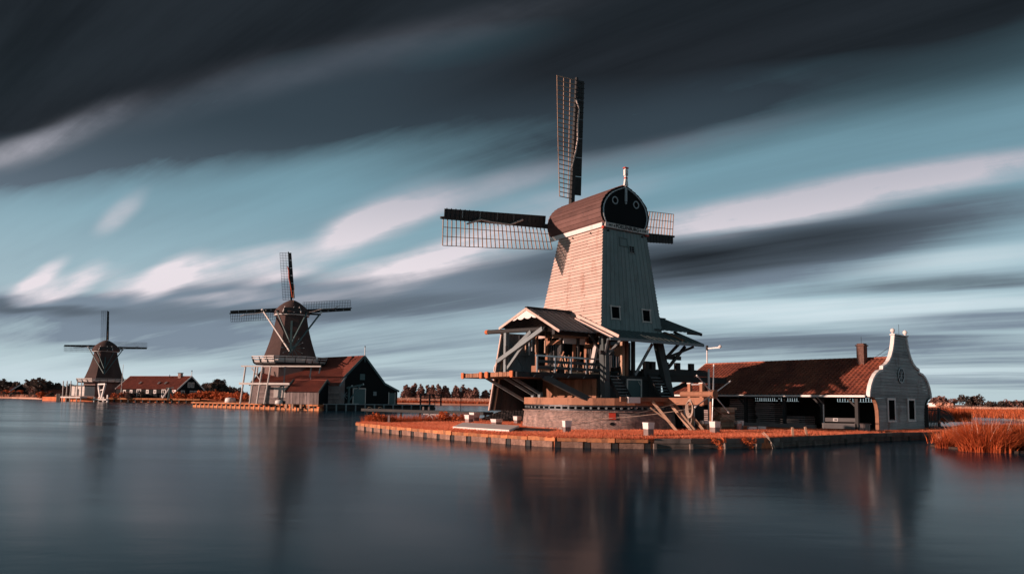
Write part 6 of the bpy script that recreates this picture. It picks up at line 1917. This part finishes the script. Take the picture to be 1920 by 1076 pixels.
# left shore trees
lt = [(2, 330, 9, 12, 'leafdark', 'round', 'dark tree at the very left edge of the shore'), (11.5, 326, 13.0, 9, 'leafdark', 'round', 'tall dark tree near the left edge'), (21, 332, 8.5, 10, 'leafdark', 'round', 'lower dark tree between the two tall left ones'), (30, 326, 11.5, 8, 'leafdark', 'round', 'second tall dark tree from the left edge'),
      (38, 334, 7.5, 11, 'leafdark', 'round', 'low dark tree behind the small white gable'), (46, 338, 8.0, 12, 'leafdark', 'round', 'dark tree right of the small white gable'), (56, 340, 7.4, 12, 'leafdark', 'round', 'dark tree behind the pink meadow on the left'), (65, 338, 7.6, 12, 'leafdark', 'round', 'dark tree left of the big round tree'),
      (73, 300, 7.5, 7, 'leafrust', 'round', 'orange-brown side of the big round tree group'), (82, 302, 11.5, 13, 'leafdark', 'round', 'big round dark tree on the left shore'), (95, 304, 9.5, 11, 'leafdark', 'round', 'dark tree right of the big round one'), (106, 330, 7.5, 10, 'leafdark', 'round', 'low dark tree behind the pink roof'),
      (116, 330, 8.0, 9, 'leafdark', 'round', 'dark tree between pink roof and far mill'), (126, 330, 7.6, 10, 'leafdark', 'round', 'dark tree just left of the far mill dock'), (134, 326, 8.4, 8, 'leafdark', 'round', 'dark tree at the far mill dock'), (146, 330, 7.8, 10, 'leafdark', 'round', 'dark tree behind the far mill dock posts'),
      (392, 232, 8.2, 4.5, 'leafrust', 'loose', 'ragged rusty tree right against the long black house'), (401, 232, 9.5, 5.5, 'leafdark', 'loose', 'thin bare-topped tree right of the long black house'), (411, 234, 9.2, 5, 'leafrust', 'loose', 'second bare-topped tree right of the long black house'), (419, 236, 8.4, 5, 'leafdark', 'loose', 'last bare-topped tree of the group by the black house'),
      (405, 230, 5.0, 9, 'leafdark', 'round', 'dense dark bush under the bare-topped trees'), (428, 300, 7.0, 9, 'leafdark', 'round', 'dark tree left of the middle mill on the horizon'), (436, 300, 8.0, 8, 'leafdark', 'round', 'taller dark tree left of the middle mill'), (446, 300, 7.2, 9, 'leafdark', 'round', 'dark tree behind the reed clumps left of the middle mill'), (453, 300, 5.2, 8, 'leafrust', 'round', 'low rusty tree beside the white trestle')]
for px_, yy, h_, w_, mat, shp, lab in lt:
    tree('tree', lab, (px_ - 960) / 1320 * yy, yy, 0.6, h_ * (0.58 if yy > 290 else 0.92), w_, mat, shp, 650 if shp == 'round' else 420, 'trees on the left shore')
# rusty and dark shrubs at the waterline, left
for px_, yy, w_, h_, mat, lab in ((3, 300, 8, 3.6, 'leaforange', 'rust shrub at the left picture edge on the waterline'), (18, 301, 12, 3.2, 'leafdark', 'dark shrub on the left waterline'), (30, 300, 6, 3.4, 'leaforange', 'rust shrub below the tall left trees'), (42, 299, 14, 3.0, 'leafdark', 'dark shrub below the small white gable'),
                                  (55, 296, 12, 2.6, 'leafdark', 'dark shrub right of the small white gable'), (68, 292, 12, 1.8, 'leafdark', 'low dark shrub below the big round tree'), (80, 288, 12, 1.8, 'leafdark', 'low dark shrub on the waterline under the pink meadow'), (91, 262, 4, 3.2, 'leaforange', 'bright orange shrub left of the far mill'), (96, 262, 4, 2.8, 'leafdark', 'dark shrub beside the bright orange one'),
                                  (110, 252, 12, 1.8, 'leafdark', 'low dark bank shrub left of the far mill'), (122, 246, 10, 1.8, 'leafdark', 'low dark shrub close to the far mill piles')):
    shrub('shrub', lab, (px_ - 960) / 1320 * yy, yy, 0.3, w_, h_, mat, 500, 'shrubs on the left waterline')
# hedges and reed clumps by the house and middle mill
for px_, yy, w_, h_, mat, lab in ((232, 203, 4.5, 2.2, 'leaforange', 'orange hedge left of the flagpole'), (241, 203, 3.5, 2.3, 'leafrust', 'rusty hedge at the flagpole'), (256, 203, 5.5, 2.4, 'leafdark', 'dark green hedge right of the flagpole'),
                                  (333, 202, 2.5, 2.8, 'leaforange', 'orange reed clump at the house door'), (341, 202, 3.2, 2.0, 'leaforange', 'low orange reed clump below the gable, left'), (351, 202, 4.0, 2.3, 'leaforange', 'orange reed clump below the gable, middle'), (360, 202, 3.5, 2.0, 'leaforange', 'low orange reed clump below the gable, right'),
                                  (371, 202, 4.0, 2.2, 'leaforange', 'orange reed clump below the gable windows'), (382, 202, 4.0, 2.6, 'leaforange', 'orange reed clump at the right corner of the house'), (394, 203, 3.6, 3.0, 'leaforange', 'tall orange reed clump right of the house'), (402, 204, 3.0, 2.4, 'leaforange', 'orange reed clump second right of the house'),
                                  (413, 200, 3.4, 2.8, 'leaforange', 'orange reed clump in the middle of the gap'), (421, 200, 3.0, 2.6, 'leaforange', 'orange reed clump beside the white tub'), (430, 198, 3.6, 2.5, 'leaforange', 'orange reed clump behind the white tub'), (440, 196, 3.6, 2.3, 'leaforange', 'orange reed clump right of the white tub'), (449, 194, 3.4, 2.6, 'leaforange', 'orange reed clump left of the trestle'), (456, 192, 3.0, 2.2, 'leaforange', 'orange reed clump at the trestle foot')):
    yy2 = yy if yy < 203.5 else yy
    shrub('reed_clump', lab, (px_ - 960) / 1320 * yy2, yy2, 0.9, w_, h_, mat, 380, 'reed clumps and hedges along the far quay', 'reeds')
# small buildings far left
for px_, yy, w_, h_, lab in ((62, 316, 16, 4.2, 'long low brown barn on the left shore'), (112, 300, 14, 3.4, 'low pink-roofed shed left of the far mill')):
    X_ = (px_ - 960) / 1320 * yy
    t_ = thing('far_shed', lab, 'shed', (X_, yy, 0.55), 25)
    MB().box(-w_ / 2, w_ / 2, 0, 6, 0, h_ * 0.5).build('wall', M['tar'], t_)
    MB().prism([(-w_ / 2 - .4, -0.4, h_ * .5), (-w_ / 2 - .4, 6.4, h_ * .5), (-w_ / 2 - .4, 3, h_)], (w_ + .8, 0, 0)).build('roof', M['tilefar'], t_)
wgb = thing('white_gable', 'small dark house with white gable edge on the left shore', 'house', ((40 - 960) / 1320 * 305, 305, 0.5), 25)
MB().prism([(-3.2, 0, 0), (3.2, 0, 0), (3.2, 0, 2.6), (0.6, 0, 5.4), (-3.2, 0, 2.6)], (0, 8, 0)).build('wall', M['black'], wgb)
MB().beam((-3.4, -0.1, 2.5), (0.6, -0.1, 5.5), 0.2, 0.5).build('barge_board', M['white'], wgb)
wtb = thing('white_tub', 'white round tub on the long jetty left of the trestle', 'tub', (-50.8, 127.8, 0.97))
MB().lathe([(0.95, 0), (0.9, 0.6), (0.75, 0.85), (0.1, 0.9)], 14).build('shell', M['white'], wtb, True)
